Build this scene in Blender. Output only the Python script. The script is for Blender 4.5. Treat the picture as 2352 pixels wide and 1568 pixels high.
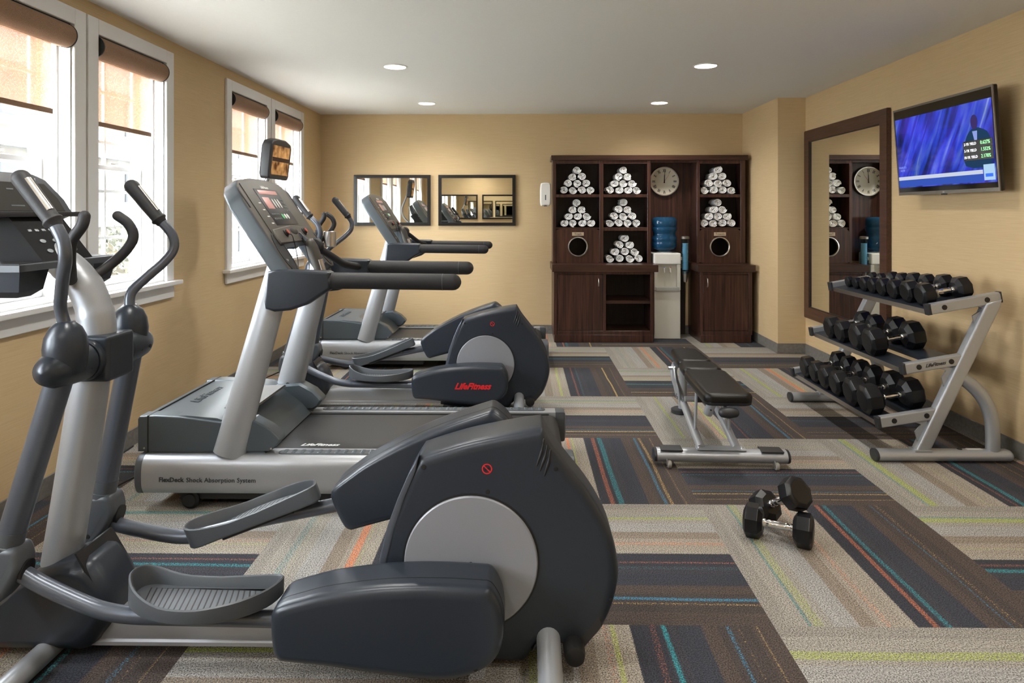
import bpy, bmesh, math, random
from mathutils import Vector, Matrix
random.seed(7)
for o in list(bpy.data.objects): bpy.data.objects.remove(o, do_unlink=True)
scene = bpy.context.scene
C = scene.collection
PI = math.pi

# ------------------------------------------------------------------ camera
YAW = 0.0143
F, EYE, HZ = 1568.0, 1.45, 489.0
cam_d = bpy.data.cameras.new('camera'); cam = bpy.data.objects.new('camera', cam_d); C.objects.link(cam)
cam.location = (0, 0, EYE); cam.rotation_euler = (PI/2, 0, YAW)
cam_d.sensor_width = 36.0; cam_d.lens = 24.0; cam_d.shift_y = -(784 - HZ)/2352.0; cam_d.clip_start = 0.05
scene.camera = cam

# ------------------------------------------------------------------ light and exposure
vs = scene.view_settings
vs.view_transform = 'Standard'; vs.look = 'None'; vs.gamma = 1.0; vs.use_curve_mapping = False
vs.exposure = 1.48
W_SKY, LAMP_W = 12.5, 27.0
world = bpy.data.worlds.new('sky'); scene.world = world; world.use_nodes = True
wn = world.node_tree.nodes; wl = world.node_tree.links
bg = wn['Background']
tc = wn.new('ShaderNodeTexCoord'); no = wn.new('ShaderNodeTexNoise'); no.inputs['Scale'].default_value = 2.2
cr = wn.new('ShaderNodeValToRGB')
cr.color_ramp.elements[0].position = 0.35; cr.color_ramp.elements[0].color = (0.80, 0.90, 1.0, 1)
cr.color_ramp.elements[1].position = 0.65; cr.color_ramp.elements[1].color = (1.0, 1.0, 1.0, 1)
wl.new(tc.outputs['Generated'], no.inputs['Vector']); wl.new(no.outputs['Fac'], cr.inputs['Fac']); wl.new(cr.outputs['Color'], bg.inputs['Color'])
bg.inputs['Strength'].default_value = W_SKY

def W(u, v, Y):
    "point of the picture plane (2352x1568) carried back to the real vertical plane at depth Y -> (x, z)"
    a = (u - 1176.0)/F
    t = Y/(math.cos(YAW) + a*math.sin(YAW))
    return (t*(a*math.cos(YAW) - math.sin(YAW)), EYE - (v - HZ)/F*t)
def WL(pts, Y, ox=0, oz=0):
    return [(W(u, v, Y)[0]-ox, W(u, v, Y)[1]-oz) for u, v in pts]

# ------------------------------------------------------------------ materials
def mat(name, color, rough=0.5, metal=0.0, **kw):
    m = bpy.data.materials.new(name); m.use_nodes = True
    b = m.node_tree.nodes['Principled BSDF']
    b.inputs['Base Color'].default_value = (*color, 1); b.inputs['Roughness'].default_value = rough; b.inputs['Metallic'].default_value = metal
    for k, v in kw.items(): b.inputs[k.replace('_', ' ')].default_value = v
    return m
def nd(m, kind, **kw):
    n = m.node_tree.nodes.new(kind)
    for k, v in kw.items():
        if k in n.inputs: n.inputs[k].default_value = v
        else: setattr(n, k, v)
    return n
def lk(m, a, b): m.node_tree.links.new(a, b)
def pb(m): return m.node_tree.nodes['Principled BSDF']
def speckle(m, scale=300, amount=0.12, bump=0.0, dist=0.001, detail=2):
    "fine grain in the colour and the relief of a surface"
    b = pb(m); col = tuple(b.inputs['Base Color'].default_value)
    tcn = nd(m, 'ShaderNodeTexCoord'); n = nd(m, 'ShaderNodeTexNoise'); n.inputs['Scale'].default_value = scale; n.inputs['Detail'].default_value = detail
    lk(m, tcn.outputs['Object'], n.inputs['Vector'])
    r = nd(m, 'ShaderNodeValToRGB')
    r.color_ramp.elements[0].position = 0.3; r.color_ramp.elements[1].position = 0.7
    r.color_ramp.elements[0].color = tuple(c*(1-amount) for c in col[:3])+(1,)
    r.color_ramp.elements[1].color = tuple(min(1, c*(1+amount)) for c in col[:3])+(1,)
    lk(m, n.outputs['Fac'], r.inputs['Fac']); lk(m, r.outputs['Color'], b.inputs['Base Color'])
    if bump:
        bp = nd(m, 'ShaderNodeBump'); bp.inputs['Strength'].default_value = bump; bp.inputs['Distance'].default_value = dist
        lk(m, n.outputs['Fac'], bp.inputs['Height']); lk(m, bp.outputs['Normal'], b.inputs['Normal'])
    return m
def wood(name, dark, light, axis_scale=(60, 60, 3), rough=0.35):
    m = mat(name, dark, rough); b = pb(m)
    tcn = nd(m, 'ShaderNodeTexCoord'); mp = nd(m, 'ShaderNodeMapping'); mp.inputs['Scale'].default_value = axis_scale
    n = nd(m, 'ShaderNodeTexNoise'); n.inputs['Scale'].default_value = 1.0; n.inputs['Detail'].default_value = 5; n.inputs['Distortion'].default_value = 0.6
    r = nd(m, 'ShaderNodeValToRGB'); r.color_ramp.elements[0].position = 0.3; r.color_ramp.elements[1].position = 0.75
    r.color_ramp.elements[0].color = (*dark, 1); r.color_ramp.elements[1].color = (*light, 1)
    lk(m, tcn.outputs['Object'], mp.inputs['Vector']); lk(m, mp.outputs['Vector'], n.inputs['Vector'])
    lk(m, n.outputs['Fac'], r.inputs['Fac']); lk(m, r.outputs['Color'], b.inputs['Base Color'])
    return m
M = {}
M['silver'] = speckle(mat('silver_paint', (0.40, 0.42, 0.45), 0.38, 0.5), 900, 0.05)
M['silver_lt'] = speckle(mat('brushed_aluminium', (0.40, 0.415, 0.44), 0.38, 0.5), 700, 0.05)
M['grey_disc'] = speckle(mat('grey_disc_plastic', (0.27, 0.28, 0.31), 0.4, 0.25), 700, 0.05)
M['dark'] = speckle(mat('charcoal_plastic', (0.026, 0.033, 0.045), 0.33, 0.2), 800, 0.1, 0.1, 0.0004)
M['matte_dark'] = mat('matte_black_panel', (0.014, 0.014, 0.015), 0.75, 0.0, Specular_IOR_Level=0.15)
M['console_matte'] = mat('dark_display_lens', (0.032, 0.030, 0.027), 0.6, 0.0, Specular_IOR_Level=0.2)
M['darker'] = speckle(mat('near_black_plastic', (0.025, 0.026, 0.03), 0.45), 800, 0.1, 0.1, 0.0004)
M['midgrey'] = speckle(mat('mid_grey_plastic', (0.085, 0.095, 0.108), 0.42, 0.15), 800, 0.1, 0.1, 0.0004)
M['hood'] = speckle(mat('hood_grey_plastic', (0.088, 0.107, 0.122), 0.36, 0.25), 800, 0.07, 0.1, 0.0004)
M['arm_paint'] = speckle(mat('graphite_paint', (0.11, 0.125, 0.155), 0.3, 0.5), 700, 0.06)
M['console'] = speckle(mat('console_taupe_plastic', (0.075, 0.07, 0.062), 0.45), 800, 0.08)
M['foam'] = speckle(mat('foam_grip', (0.020, 0.021, 0.025), 0.6), 500, 0.25, 0.3, 0.0008)
M['black'] = mat('black', (0.008, 0.008, 0.009), 0.5)
M['rubber'] = speckle(mat('black_rubber', (0.0045, 0.005, 0.007), 0.36, 0.0, Specular_IOR_Level=0.4), 400, 0.2, 0.15, 0.0005)
M['chrome'] = mat('chrome', (0.75, 0.76, 0.78), 0.14, 1.0)
M['steel'] = mat('satin_steel', (0.62, 0.60, 0.57), 0.3, 1.0)
M['belt'] = speckle(mat('running_belt', (0.016, 0.0155, 0.016), 0.5), 260, 0.25, 0.2, 0.0006)
M['white'] = mat('white_gloss_paint', (0.72, 0.72, 0.72), 0.35)
M['white_plastic'] = mat('white_plastic', (0.78, 0.77, 0.73), 0.35)
M['cream'] = mat('cream_plastic', (0.68, 0.66, 0.58), 0.38)
M['leather'] = speckle(mat('black_vinyl', (0.0055, 0.005, 0.0046), 0.36, 0.0, Specular_IOR_Level=0.35), 220, 0.3, 0.35, 0.0012)
M['wood'] = wood('espresso_wood', (0.017, 0.0065, 0.0045), (0.092, 0.036, 0.024), (42, 42, 1.8), 0.32)
M['wood_h'] = wood('espresso_wood_level', (0.026, 0.011, 0.007), (0.070, 0.030, 0.020), (2.5, 70, 70), 0.3)
M['wood_y'] = wood('walnut_frame_wood', (0.040, 0.017, 0.010), (0.10, 0.042, 0.026), (70, 3, 70), 0.35)
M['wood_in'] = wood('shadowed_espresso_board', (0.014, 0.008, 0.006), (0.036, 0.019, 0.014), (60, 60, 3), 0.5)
M['towel'] = speckle(mat('white_terry', (0.90, 0.90, 0.90), 0.95), 500, 0.05, 0.4, 0.002)
M['red'] = mat('red_print', (0.62, 0.015, 0.02), 0.4)
M['red_btn'] = mat('red_button', (0.50, 0.09, 0.07), 0.35)
M['print_white'] = mat('pale_print', (0.62, 0.63, 0.62), 0.5)
M['print_dark'] = mat('dark_print', (0.035, 0.04, 0.045), 0.5)
M['green_btn'] = mat('green_button', (0.10, 0.55, 0.22), 0.4)
M['lcd_pink'] = mat('pink_display_film', (0.55, 0.27, 0.26), 0.3)
M['baseboard'] = speckle(mat('grey_vinyl_base', (0.175, 0.165, 0.15), 0.5), 40, 0.15)
M['ceiling'] = speckle(mat('ceiling_paint', (0.80, 0.79, 0.76), 0.85), 60, 0.01)
M['caster'] = mat('grey_caster', (0.30, 0.29, 0.26), 0.5)
M['metal_dark'] = mat('dark_bezel', (0.012, 0.011, 0.011), 0.3)
M['pewter'] = mat('pewter_bezel', (0.19, 0.17, 0.15), 0.35, 0.6)
def mirror_mat():
    m = mat('mirror_glass', (0.86, 0.87, 0.82), 0.01, 1.0)
    return m
M['mirror'] = mirror_mat()

# wallpaper: fine horizontal grass-cloth lines
def wallpaper():
    m = mat('grasscloth_wallpaper', (0.55, 0.40, 0.215), 0.7); b = pb(m)
    g = nd(m, 'ShaderNodeNewGeometry'); mp = nd(m, 'ShaderNodeMapping'); mp.inputs['Scale'].default_value = (4.5, 4.5, 230)
    n = nd(m, 'ShaderNodeTexNoise'); n.inputs['Scale'].default_value = 1.0; n.inputs['Detail'].default_value = 3; n.inputs['Distortion'].default_value = 0.3
    n2 = nd(m, 'ShaderNodeTexNoise'); n2.inputs['Scale'].default_value = 1.3; n2.inputs['Detail'].default_value = 1
    r = nd(m, 'ShaderNodeValToRGB'); e = r.color_ramp.elements
    e[0].position = 0.3; e[0].color = (0.60, 0.435, 0.238, 1); e[1].position = 0.7; e[1].color = (0.665, 0.50, 0.288, 1)
    mx = nd(m, 'ShaderNodeMixRGB', blend_type='MULTIPLY'); mx.inputs['Fac'].default_value = 0.25
    lk(m, g.outputs['Position'], mp.inputs['Vector']); lk(m, mp.outputs['Vector'], n.inputs['Vector'])
    lk(m, g.outputs['Position'], n2.inputs['Vector'])
    lk(m, n.outputs['Fac'], r.inputs['Fac']); lk(m, r.outputs['Color'], mx.inputs['Color1'])
    r2 = nd(m, 'ShaderNodeValToRGB'); r2.color_ramp.elements[0].color = (0.8, 0.8, 0.8, 1); r2.color_ramp.elements[1].color = (1, 1, 1, 1)
    lk(m, n2.outputs['Fac'], r2.inputs['Fac']); lk(m, r2.outputs['Color'], mx.inputs['Color2'])
    lk(m, mx.outputs['Color'], b.inputs['Base Color'])
    bp = nd(m, 'ShaderNodeBump'); bp.inputs['Strength'].default_value = 0.25; bp.inputs['Distance'].default_value = 0.002
    lk(m, n.outputs['Fac'], bp.inputs['Height']); lk(m, bp.outputs['Normal'], b.inputs['Normal'])
    return m
M['wall'] = wallpaper()

# carpet: 1 m tiles, every second one turned a quarter
def carpet():
    m = mat('striped_carpet_tiles', (0.3, 0.3, 0.3), 0.95); b = pb(m)
    g = nd(m, 'ShaderNodeNewGeometry'); s = nd(m, 'ShaderNodeSeparateXYZ'); lk(m, g.outputs['Position'], s.inputs['Vector'])
    def mth(op, a, bb=None, clamp=False):
        n = nd(m, 'ShaderNodeMath', operation=op, use_clamp=clamp)
        for k, v in enumerate([a] + ([bb] if bb is not None else [])):
            if isinstance(v, (int, float)): n.inputs[k].default_value = v
            else: lk(m, v, n.inputs[k])
        return n.outputs[0]
    def mixf(f, a, bb): # a*(1-f)+b*f
        return mth('ADD', mth('MULTIPLY', a, mth('SUBTRACT', 1.0, f)), mth('MULTIPLY', bb, f))
    gx = mth('ADD', s.outputs['X'], 20 - 0.885); gy = mth('ADD', s.outputs['Y'], 20 - 0.41)
    ix, iy = mth('FLOOR', gx), mth('FLOOR', gy); fx, fy = mth('FRACT', gx), mth('FRACT', gy)
    par = mth('MODULO', mth('ADD', ix, iy), 2.0)         # 1: stripes along depth
    par = mth('GREATER_THAN', par, 0.5)
    par = mth('SUBTRACT', 1.0, par)
    t = mixf(par, mth('SUBTRACT', 1.0, fy), fx)
    w = mixf(par, s.outputs['X'], s.outputs['Y'])
    cmb = nd(m, 'ShaderNodeCombineXYZ'); lk(m, ix, cmb.inputs[0]); lk(m, iy, cmb.inputs[1])
    wn_ = nd(m, 'ShaderNodeTexWhiteNoise', noise_dimensions='3D'); lk(m, cmb.outputs[0], wn_.inputs['Vector'])
    rnd = wn_.outputs['Value']
    # slow drift of the yarn lines plus loop-scale fuzz
    nz = nd(m, 'ShaderNodeTexNoise'); nz.inputs['Scale'].default_value = 260; nz.inputs['Detail'].default_value = 2
    lk(m, g.outputs['Position'], nz.inputs['Vector'])
    fz = mth('MULTIPLY', mth('SUBTRACT', nz.outputs['Fac'], 0.5), 0.020)
    t0 = mth('ADD', t, fz)
    nst = nd(m, 'ShaderNodeTexNoise'); nst.inputs['Scale'].default_value = 170; nst.inputs['Detail'].default_value = 1
    lk(m, g.outputs['Position'], nst.inputs['Vector'])
    # the light / dark meeting line drifts a little from tile to tile
    tj = mth('ADD', t0, mth('MULTIPLY', mth('SUBTRACT', 0.5, mth('ABSOLUTE', mth('SUBTRACT', t, 0.5))), mth('MULTIPLY', mth('SUBTRACT', 0.35, rnd), 0.10)))
    stops = [(0, (0.252, 0.234, 0.205)), (.06, (0.287, 0.267, 0.234)), (.21, (0.298, 0.290, 0.275)), (.30, (0.222, 0.185, 0.146)), (.36, (0.287, 0.253, 0.208)), (.46, (0.298, 0.267, 0.220)),
             (.50, (0.028, 0.030, 0.040)), (.60, (0.036, 0.036, 0.045)), (.66, (0.030, 0.033, 0.045)), (.745, (0.066, 0.049, 0.042)), (.80, (0.052, 0.041, 0.037)), (.92, (0.064, 0.048, 0.041))]
    r = nd(m, 'ShaderNodeValToRGB'); r.color_ramp.interpolation = 'CONSTANT'; el = r.color_ramp.elements
    while len(el) < len(stops): el.new(0.5)
    for e, (p, c) in zip(el, stops): e.position = p; e.color = (*c, 1)
    lk(m, tj, r.inputs['Fac'])
    col = r.outputs['Color']
    # thin coloured yarn lines: centre, half width, colour, which random channel fades it
    def line(col, c, hw, rgb, seed, gain=1.0, wob=0.006):
        cv = nd(m, 'ShaderNodeCombineXYZ'); lk(m, mth('MULTIPLY', w, 1.6), cv.inputs[0]); lk(m, mth('ADD', mth('MULTIPLY', rnd, 30.0), seed), cv.inputs[1])
        nn = nd(m, 'ShaderNodeTexNoise'); nn.inputs['Scale'].default_value = 1.0; nn.inputs['Detail'].default_value = 1; lk(m, cv.outputs[0], nn.inputs['Vector'])
        d = mth('ABSOLUTE', mth('SUBTRACT', mth('ADD', t0, mth('MULTIPLY', mth('SUBTRACT', nn.outputs['Fac'], 0.5), wob*4)), c))
        on = mth('LESS_THAN', d, mth('MULTIPLY', mth('ADD', 0.55, mth('MULTIPLY', mth('FRACT', mth('MULTIPLY', rnd, 5.7+seed*1.7)), 0.9)), hw))
        k = mth('MULTIPLY', mth('SUBTRACT', mth('FRACT', mth('ADD', mth('MULTIPLY', rnd, 7.3 + seed), seed*0.37)), 0.0), 0.85)
        k = mth('ADD', k, 0.12)
        # single loops of coloured yarn show or hide: a stipple that thins out where the line is faint
        gate = mth('MULTIPLY', mth('SUBTRACT', nst.outputs['Fac'], mth('SUBTRACT', 0.66, mth('MULTIPLY', k, 0.34))), 9.0, True)
        f = mth('MULTIPLY', mth('MULTIPLY', mth('MULTIPLY', on, gate), mth('ADD', 0.35, mth('MULTIPLY', k, 0.65))), gain)
        mx = nd(m, 'ShaderNodeMixRGB'); lk(m, f, mx.inputs['Fac']); lk(m, col, mx.inputs['Color1']); mx.inputs['Color2'].default_value = (*rgb, 1)
        return mx.outputs['Color']
    col = line(col, .130, .011, (0.04, 0.20, 0.20), 1, 0.85)
    col = line(col, .158, .015, (0.30, 0.36, 0.06), 2, 0.9)
    col = line(col, .405, .013, (0.62, 0.17, 0.05), 3, 0.95)
    col = line(col, .432, .008, (0.38, 0.44, 0.07), 4, 0.7)
    col = line(col, .570, .008, (0.33, 0.11, 0.06), 5, 0.9)
    col = line(col, .612, .010, (0.03, 0.22, 0.25), 6, 1.0)
    col = line(col, .838, .006, (0.04, 0.22, 0.36), 7, 0.9)
    col = line(col, .868, .006, (0.56, 0.38, 0.13), 8, 0.9)
    col = line(col, .935, .003, (0.45, 0.33, 0.12), 9, 0.6)
    # loop pile speckle
    n3 = nd(m, 'ShaderNodeTexNoise'); n3.inputs['Scale'].default_value = 210; n3.inputs['Detail'].default_value = 2
    lk(m, g.outputs['Position'], n3.inputs['Vector'])
    r3 = nd(m, 'ShaderNodeValToRGB'); r3.color_ramp.elements[0].position = 0.34; r3.color_ramp.elements[1].position = 0.66
    r3.color_ramp.elements[0].color = (0.26, 0.26, 0.27, 1); r3.color_ramp.elements[1].color = (1.78, 1.78, 1.78, 1)
    lk(m, n3.outputs['Fac'], r3.inputs['Fac'])
    # yarn rows running with the stripes
    cr_ = nd(m, 'ShaderNodeCombineXYZ'); lk(m, mth('MULTIPLY', t, 130.0), cr_.inputs[0]); lk(m, mth('MULTIPLY', w, 4.0), cr_.inputs[1]); lk(m, rnd, cr_.inputs[2])
    n4 = nd(m, 'ShaderNodeTexNoise'); n4.inputs['Scale'].default_value = 1.0; n4.inputs['Detail'].default_value = 2; lk(m, cr_.outputs[0], n4.inputs['Vector'])
    r4 = nd(m, 'ShaderNodeValToRGB'); r4.color_ramp.elements[0].position = 0.3; r4.color_ramp.elements[1].position = 0.7
    r4.color_ramp.elements[0].color = (0.90, 0.90, 0.90, 1); r4.color_ramp.elements[1].color = (1.09, 1.09, 1.09, 1)
    lk(m, n4.outputs['Fac'], r4.inputs['Fac'])
    mx = nd(m, 'ShaderNodeMixRGB', blend_type='MULTIPLY'); mx.inputs['Fac'].default_value = 1; lk(m, col, mx.inputs['Color1']); lk(m, r3.outputs['Color'], mx.inputs['Color2'])
    mx2 = nd(m, 'ShaderNodeMixRGB', blend_type='MULTIPLY'); mx2.inputs['Fac'].default_value = 1; lk(m, mx.outputs['Color'], mx2.inputs['Color1']); lk(m, r4.outputs['Color'], mx2.inputs['Color2'])
    lk(m, mx2.outputs['Color'], b.inputs['Base Color'])
    bp = nd(m, 'ShaderNodeBump'); bp.inputs['Strength'].default_value = 0.6; bp.inputs['Distance'].default_value = 0.004
    lk(m, n3.outputs['Fac'], bp.inputs['Height']); lk(m, bp.outputs['Normal'], b.inputs['Normal'])
    return m
M['carpet'] = carpet()

def thin_glass(name, tint, refl=0.06):
    m = bpy.data.materials.new(name); m.use_nodes = True; n = m.node_tree.nodes; n.clear()
    o = n.new('ShaderNodeOutputMaterial'); mx = n.new('ShaderNodeMixShader'); tr = n.new('ShaderNodeBsdfTransparent'); gl = n.new('ShaderNodeBsdfGlossy')
    tr.inputs['Color'].default_value = (*tint, 1); gl.inputs['Roughness'].default_value = 0.02
    lw = n.new('ShaderNodeLayerWeight'); lw.inputs['Blend'].default_value = 0.12
    ml = n.new('ShaderNodeMath'); ml.operation = 'MULTIPLY'; ml.inputs[1].default_value = refl; m.node_tree.links.new(lw.outputs['Facing'], ml.inputs[0])
    m.node_tree.links.new(ml.outputs[0], mx.inputs[0]); m.node_tree.links.new(tr.outputs[0], mx.inputs[1]); m.node_tree.links.new(gl.outputs[0], mx.inputs[2]); m.node_tree.links.new(mx.outputs[0], o.inputs[0])
    return m
M['glass'] = thin_glass('window_glass', (0.97, 0.98, 0.98), 0.35)
M['clear_blue'] = thin_glass('clear_blue_tube', (0.62, 0.82, 0.92), 0.7)
def blue_bottle():
    m = mat('blue_water_bottle', (0.01, 0.06, 0.14), 0.04, 0.0); b = pb(m)
    b.inputs['Transmission Weight'].default_value = 0.65; b.inputs['IOR'].default_value = 1.33; b.inputs['Base Color'].default_value = (0.03, 0.16, 0.33, 1)
    return m
M['bottle'] = blue_bottle()
def shade_fabric():
    m = bpy.data.materials.new('solar_shade_fabric'); m.use_nodes = True; n = m.node_tree.nodes; n.clear(); L = m.node_tree.links
    o = n.new('ShaderNodeOutputMaterial'); d = n.new('ShaderNodeBsdfDiffuse'); t = n.new('ShaderNodeBsdfTranslucent'); tr = n.new('ShaderNodeBsdfTransparent')
    d.inputs['Color'].default_value = (0.45, 0.27, 0.17, 1); t.inputs['Color'].default_value = (0.36, 0.235, 0.165, 1); tr.inputs['Color'].default_value = (1.0, 0.93, 0.88, 1)
    g = n.new('ShaderNodeNewGeometry'); nn = n.new('ShaderNodeTexNoise'); nn.inputs['Scale'].default_value = 300; L.new(g.outputs['Position'], nn.inputs['Vector'])
    mr = n.new('ShaderNodeMapRange'); mr.inputs[1].default_value = 0.38; mr.inputs[2].default_value = 0.62; mr.inputs[3].default_value = 0.26; mr.inputs[4].default_value = 0.50
    L.new(nn.outputs['Fac'], mr.inputs[0])
    m1 = n.new('ShaderNodeMixShader'); m1.inputs[0].default_value = 0.4; L.new(d.outputs[0], m1.inputs[1]); L.new(t.outputs[0], m1.inputs[2])
    m2 = n.new('ShaderNodeMixShader'); L.new(mr.outputs[0], m2.inputs[0]); L.new(m1.outputs[0], m2.inputs[1]); L.new(tr.outputs[0], m2.inputs[2]); L.new(m2.outputs[0], o.inputs[0])
    return m
M['shade'] = shade_fabric()
M['shade_solid'] = speckle(mat('shade_cassette_fabric', (0.27, 0.165, 0.10), 0.85), 350, 0.3, 0.3, 0.001)
def emis(name, color, strength):
    m = bpy.data.materials.new(name); m.use_nodes = True; n = m.node_tree.nodes; n.clear()
    o = n.new('ShaderNodeOutputMaterial'); e = n.new('ShaderNodeEmission'); e.inputs['Color'].default_value = (*color, 1); e.inputs['Strength'].default_value = strength
    m.node_tree.links.new(e.outputs[0], o.inputs[0]); return m
M['bulb'] = emis('lamp_glow', (1.0, 0.93, 0.82), 12.0)

# ------------------------------------------------------------------ object helpers
def finish(name, bm, m, parent=None, smooth=38, wn_mod=True, keep=False):
    "link a bmesh as ONE object"
    bmesh.ops.recalc_face_normals(bm, faces=bm.faces[:])
    lim = math.radians(smooth)
    for f in bm.faces: f.smooth = True
    for e in bm.edges:
        if len(e.link_faces) == 2 and e.calc_face_angle(0) > lim: e.smooth = False
    me = bpy.data.meshes.new(name); bm.to_mesh(me); bm.free()
    ms = m if isinstance(m, (list, tuple)) else [m]
    for q in ms: me.materials.append(M[q] if isinstance(q, str) else q)
    o = bpy.data.objects.new(name, me); C.objects.link(o)
    if parent is not None: o.parent = parent
    if wn_mod:
        w = o.modifiers.new('weighted', 'WEIGHTED_NORMAL'); w.keep_sharp = True
    return o
def thing(name, label, cat, loc=(0, 0, 0), rz=0.0, group=None):
    o = bpy.data.objects.new(name, None); C.objects.link(o); o.empty_display_size = 0.1
    o.location = loc; o.rotation_euler = (0, 0, rz); o['label'] = label; o['category'] = cat
    if group: o['group'] = group
    return o
def tag(o, label, cat, group=None):
    o['label'] = label; o['category'] = cat
    if group: o['group'] = group
    return o
def struct(o): o['kind'] = 'structure'; return o
def copy_tree(o, parent=None):
    c = o.copy(); C.objects.link(c)
    c.parent = parent
    for ch in list(o.children): copy_tree(ch, c)
    return c
def box(bm, x0, x1, y0, y1, z0, z1, bev=0.0, seg=2, mi=0):
    vs_ = [bm.verts.new((x, y, z)) for x in (x0, x1) for y in (y0, y1) for z in (z0, z1)]
    idx = [(0, 1, 3, 2), (4, 6, 7, 5), (0, 4, 5, 1), (2, 3, 7, 6), (0, 2, 6, 4), (1, 5, 7, 3)]
    fs = [bm.faces.new([vs_[i] for i in f]) for f in idx]
    for f in fs: f.material_index = mi
    if bev:
        es = list({e for f in fs for e in f.edges})
        bmesh.ops.bevel(bm, geom=es, offset=bev, segments=seg, profile=0.6, affect='EDGES')
    return bm
def B(*a, **k):
    bm = bmesh.new(); box(bm, *a, **k); return bm
def frame_of(d):
    d = d.normalized(); up = Vector((0, 0, 1)) if abs(d.z) < 0.95 else Vector((0, 1, 0))
    a = d.cross(up).normalized(); b = a.cross(d).normalized(); return a, b
def spline(pts, n=6):
    "Catmull-Rom through tuples of any length"
    P = [tuple(p) for p in pts]; out = []
    for i in range(len(P)-1):
        p0 = P[max(i-1, 0)]; p1 = P[i]; p2 = P[i+1]; p3 = P[min(i+2, len(P)-1)]
        for k in range(n):
            t = k/n
            out.append(tuple(0.5*((2*b)+(-a+c)*t+(2*a-5*b+4*c-d)*t*t+(-a+3*b-3*c+d)*t**3) for a, b, c, d in zip(p0, p1, p2, p3)))
    out.append(P[-1]); return out
def closed_spline(pts, n=5):
    P = list(pts); N = len(P); out = []
    for i in range(N):
        p0, p1, p2, p3 = P[i-1], P[i], P[(i+1) % N], P[(i+2) % N]
        for k in range(n):
            t = k/n
            out.append(tuple(0.5*((2*b)+(-a+c)*t+(2*a-5*b+4*c-d)*t*t+(-a+3*b-3*c+d)*t**3) for a, b, c, d in zip(p0, p1, p2, p3)))
    return out
def tube(bm, pts, r, seg=20, cap='flat', ell=None, mi=0):
    """sweep a round (or elliptical: ell=(a,b) factors in the two side directions) section along pts; r number or list"""
    P = [Vector(p) for p in pts]; n = len(P); rs = r if isinstance(r, (list, tuple)) else [r]*n
    ea, eb = ell if ell else (1, 1)
    if cap == 'round':
        d0 = (P[0]-P[1]).normalized(); d1 = (P[-1]-P[-2]).normalized(); h = []; t_ = []
        for k in range(1, 5):
            th = k/4.5*PI/2
            h.insert(0, (P[0]+d0*rs[0]*math.sin(th), rs[0]*math.cos(th))); t_.append((P[-1]+d1*rs[-1]*math.sin(th), rs[-1]*math.cos(th)))
        P = [q[0] for q in h]+P+[q[0] for q in t_]; rs = [q[1] for q in h]+list(rs)+[q[1] for q in t_]; n = len(P)
    rings = []; a = None
    for i in range(n):
        d = (P[min(i+1, n-1)]-P[max(i-1, 0)]).normalized()
        if a is None: a, b = frame_of(d)
        else:
            a = (a - d*a.dot(d)).normalized(); b = a.cross(d).normalized()
        rings.append([bm.verts.new(P[i]+a*math.cos(2*PI*k/seg)*rs[i]*ea+b*math.sin(2*PI*k/seg)*rs[i]*eb) for k in range(seg)])
    for i in range(n-1):
        for k in range(seg):
            f = bm.faces.new((rings[i][k], rings[i][(k+1) % seg], rings[i+1][(k+1) % seg], rings[i+1][k])); f.material_index = mi
    for rg in (rings[0][::-1], rings[-1]):
        f = bm.faces.new(rg); f.material_index = mi
    return bm
def T(pts, r, **k):
    bm = bmesh.new(); tube(bm, pts, r, **k); return bm
def lathe(bm, prof, seg=32, axis='z', at=(0, 0, 0), mi=0, close=True):
    "prof: list of (radius, height) along the axis"
    def mk(rd, h, th):
        c, s = rd*math.cos(th), rd*math.sin(th)
        p = {'z': (c, s, h), 'y': (c, h, s), 'x': (h, c, s)}[axis]
        return (p[0]+at[0], p[1]+at[1], p[2]+at[2])
    rings = [[bm.verts.new(mk(max(rd, 1e-4), h, 2*PI*k/seg)) for k in range(seg)] for rd, h in prof]
    for i in range(len(rings)-1):
        for k in range(seg):
            f = bm.faces.new((rings[i][k], rings[i][(k+1) % seg], rings[i+1][(k+1) % seg], rings[i+1][k])); f.material_index = mi
    if close:
        for rg in (rings[0][::-1], rings[-1]):
            f = bm.faces.new(rg); f.material_index = mi
    return bm
def LA(prof, **k):
    bm = bmesh.new(); lathe(bm, prof, **k); return bm
def area2(P): return 0.5*sum(P[i][0]*P[(i+1) % len(P)][1]-P[(i+1) % len(P)][0]*P[i][1] for i in range(len(P)))
def inset(P, d):
    "move a closed 2D outline inward by d"
    if d == 0: return list(P)
    s = 1 if area2(P) > 0 else -1; n = len(P); out = []
    for i in range(n):
        a, b, c = Vector(P[i-1]), Vector(P[i]), Vector(P[(i+1) % n])
        e1 = (b-a).normalized(); e2 = (c-b).normalized()
        n1 = Vector((-e1.y, e1.x))*s; n2 = Vector((-e2.y, e2.x))*s
        nn = (n1+n2)
        nn = n1 if nn.length < 1e-6 else nn.normalized()
        out.append(tuple(b+nn*(d/max(0.5, nn.dot(n1)))))
    return out
def sinset(P, d):
    "shrink an outline by d on every side by scaling, so that tight corners never fold"
    xs_ = [p[0] for p in P]; zs_ = [p[1] for p in P]; cx, cz = (min(xs_)+max(xs_))/2, (min(zs_)+max(zs_))/2
    hx, hz = (max(xs_)-min(xs_))/2, (max(zs_)-min(zs_))/2
    return [(cx+(x-cx)*(1-d/hx), cz+(z-cz)*(1-d/hz)) for x, z in P]
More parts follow.
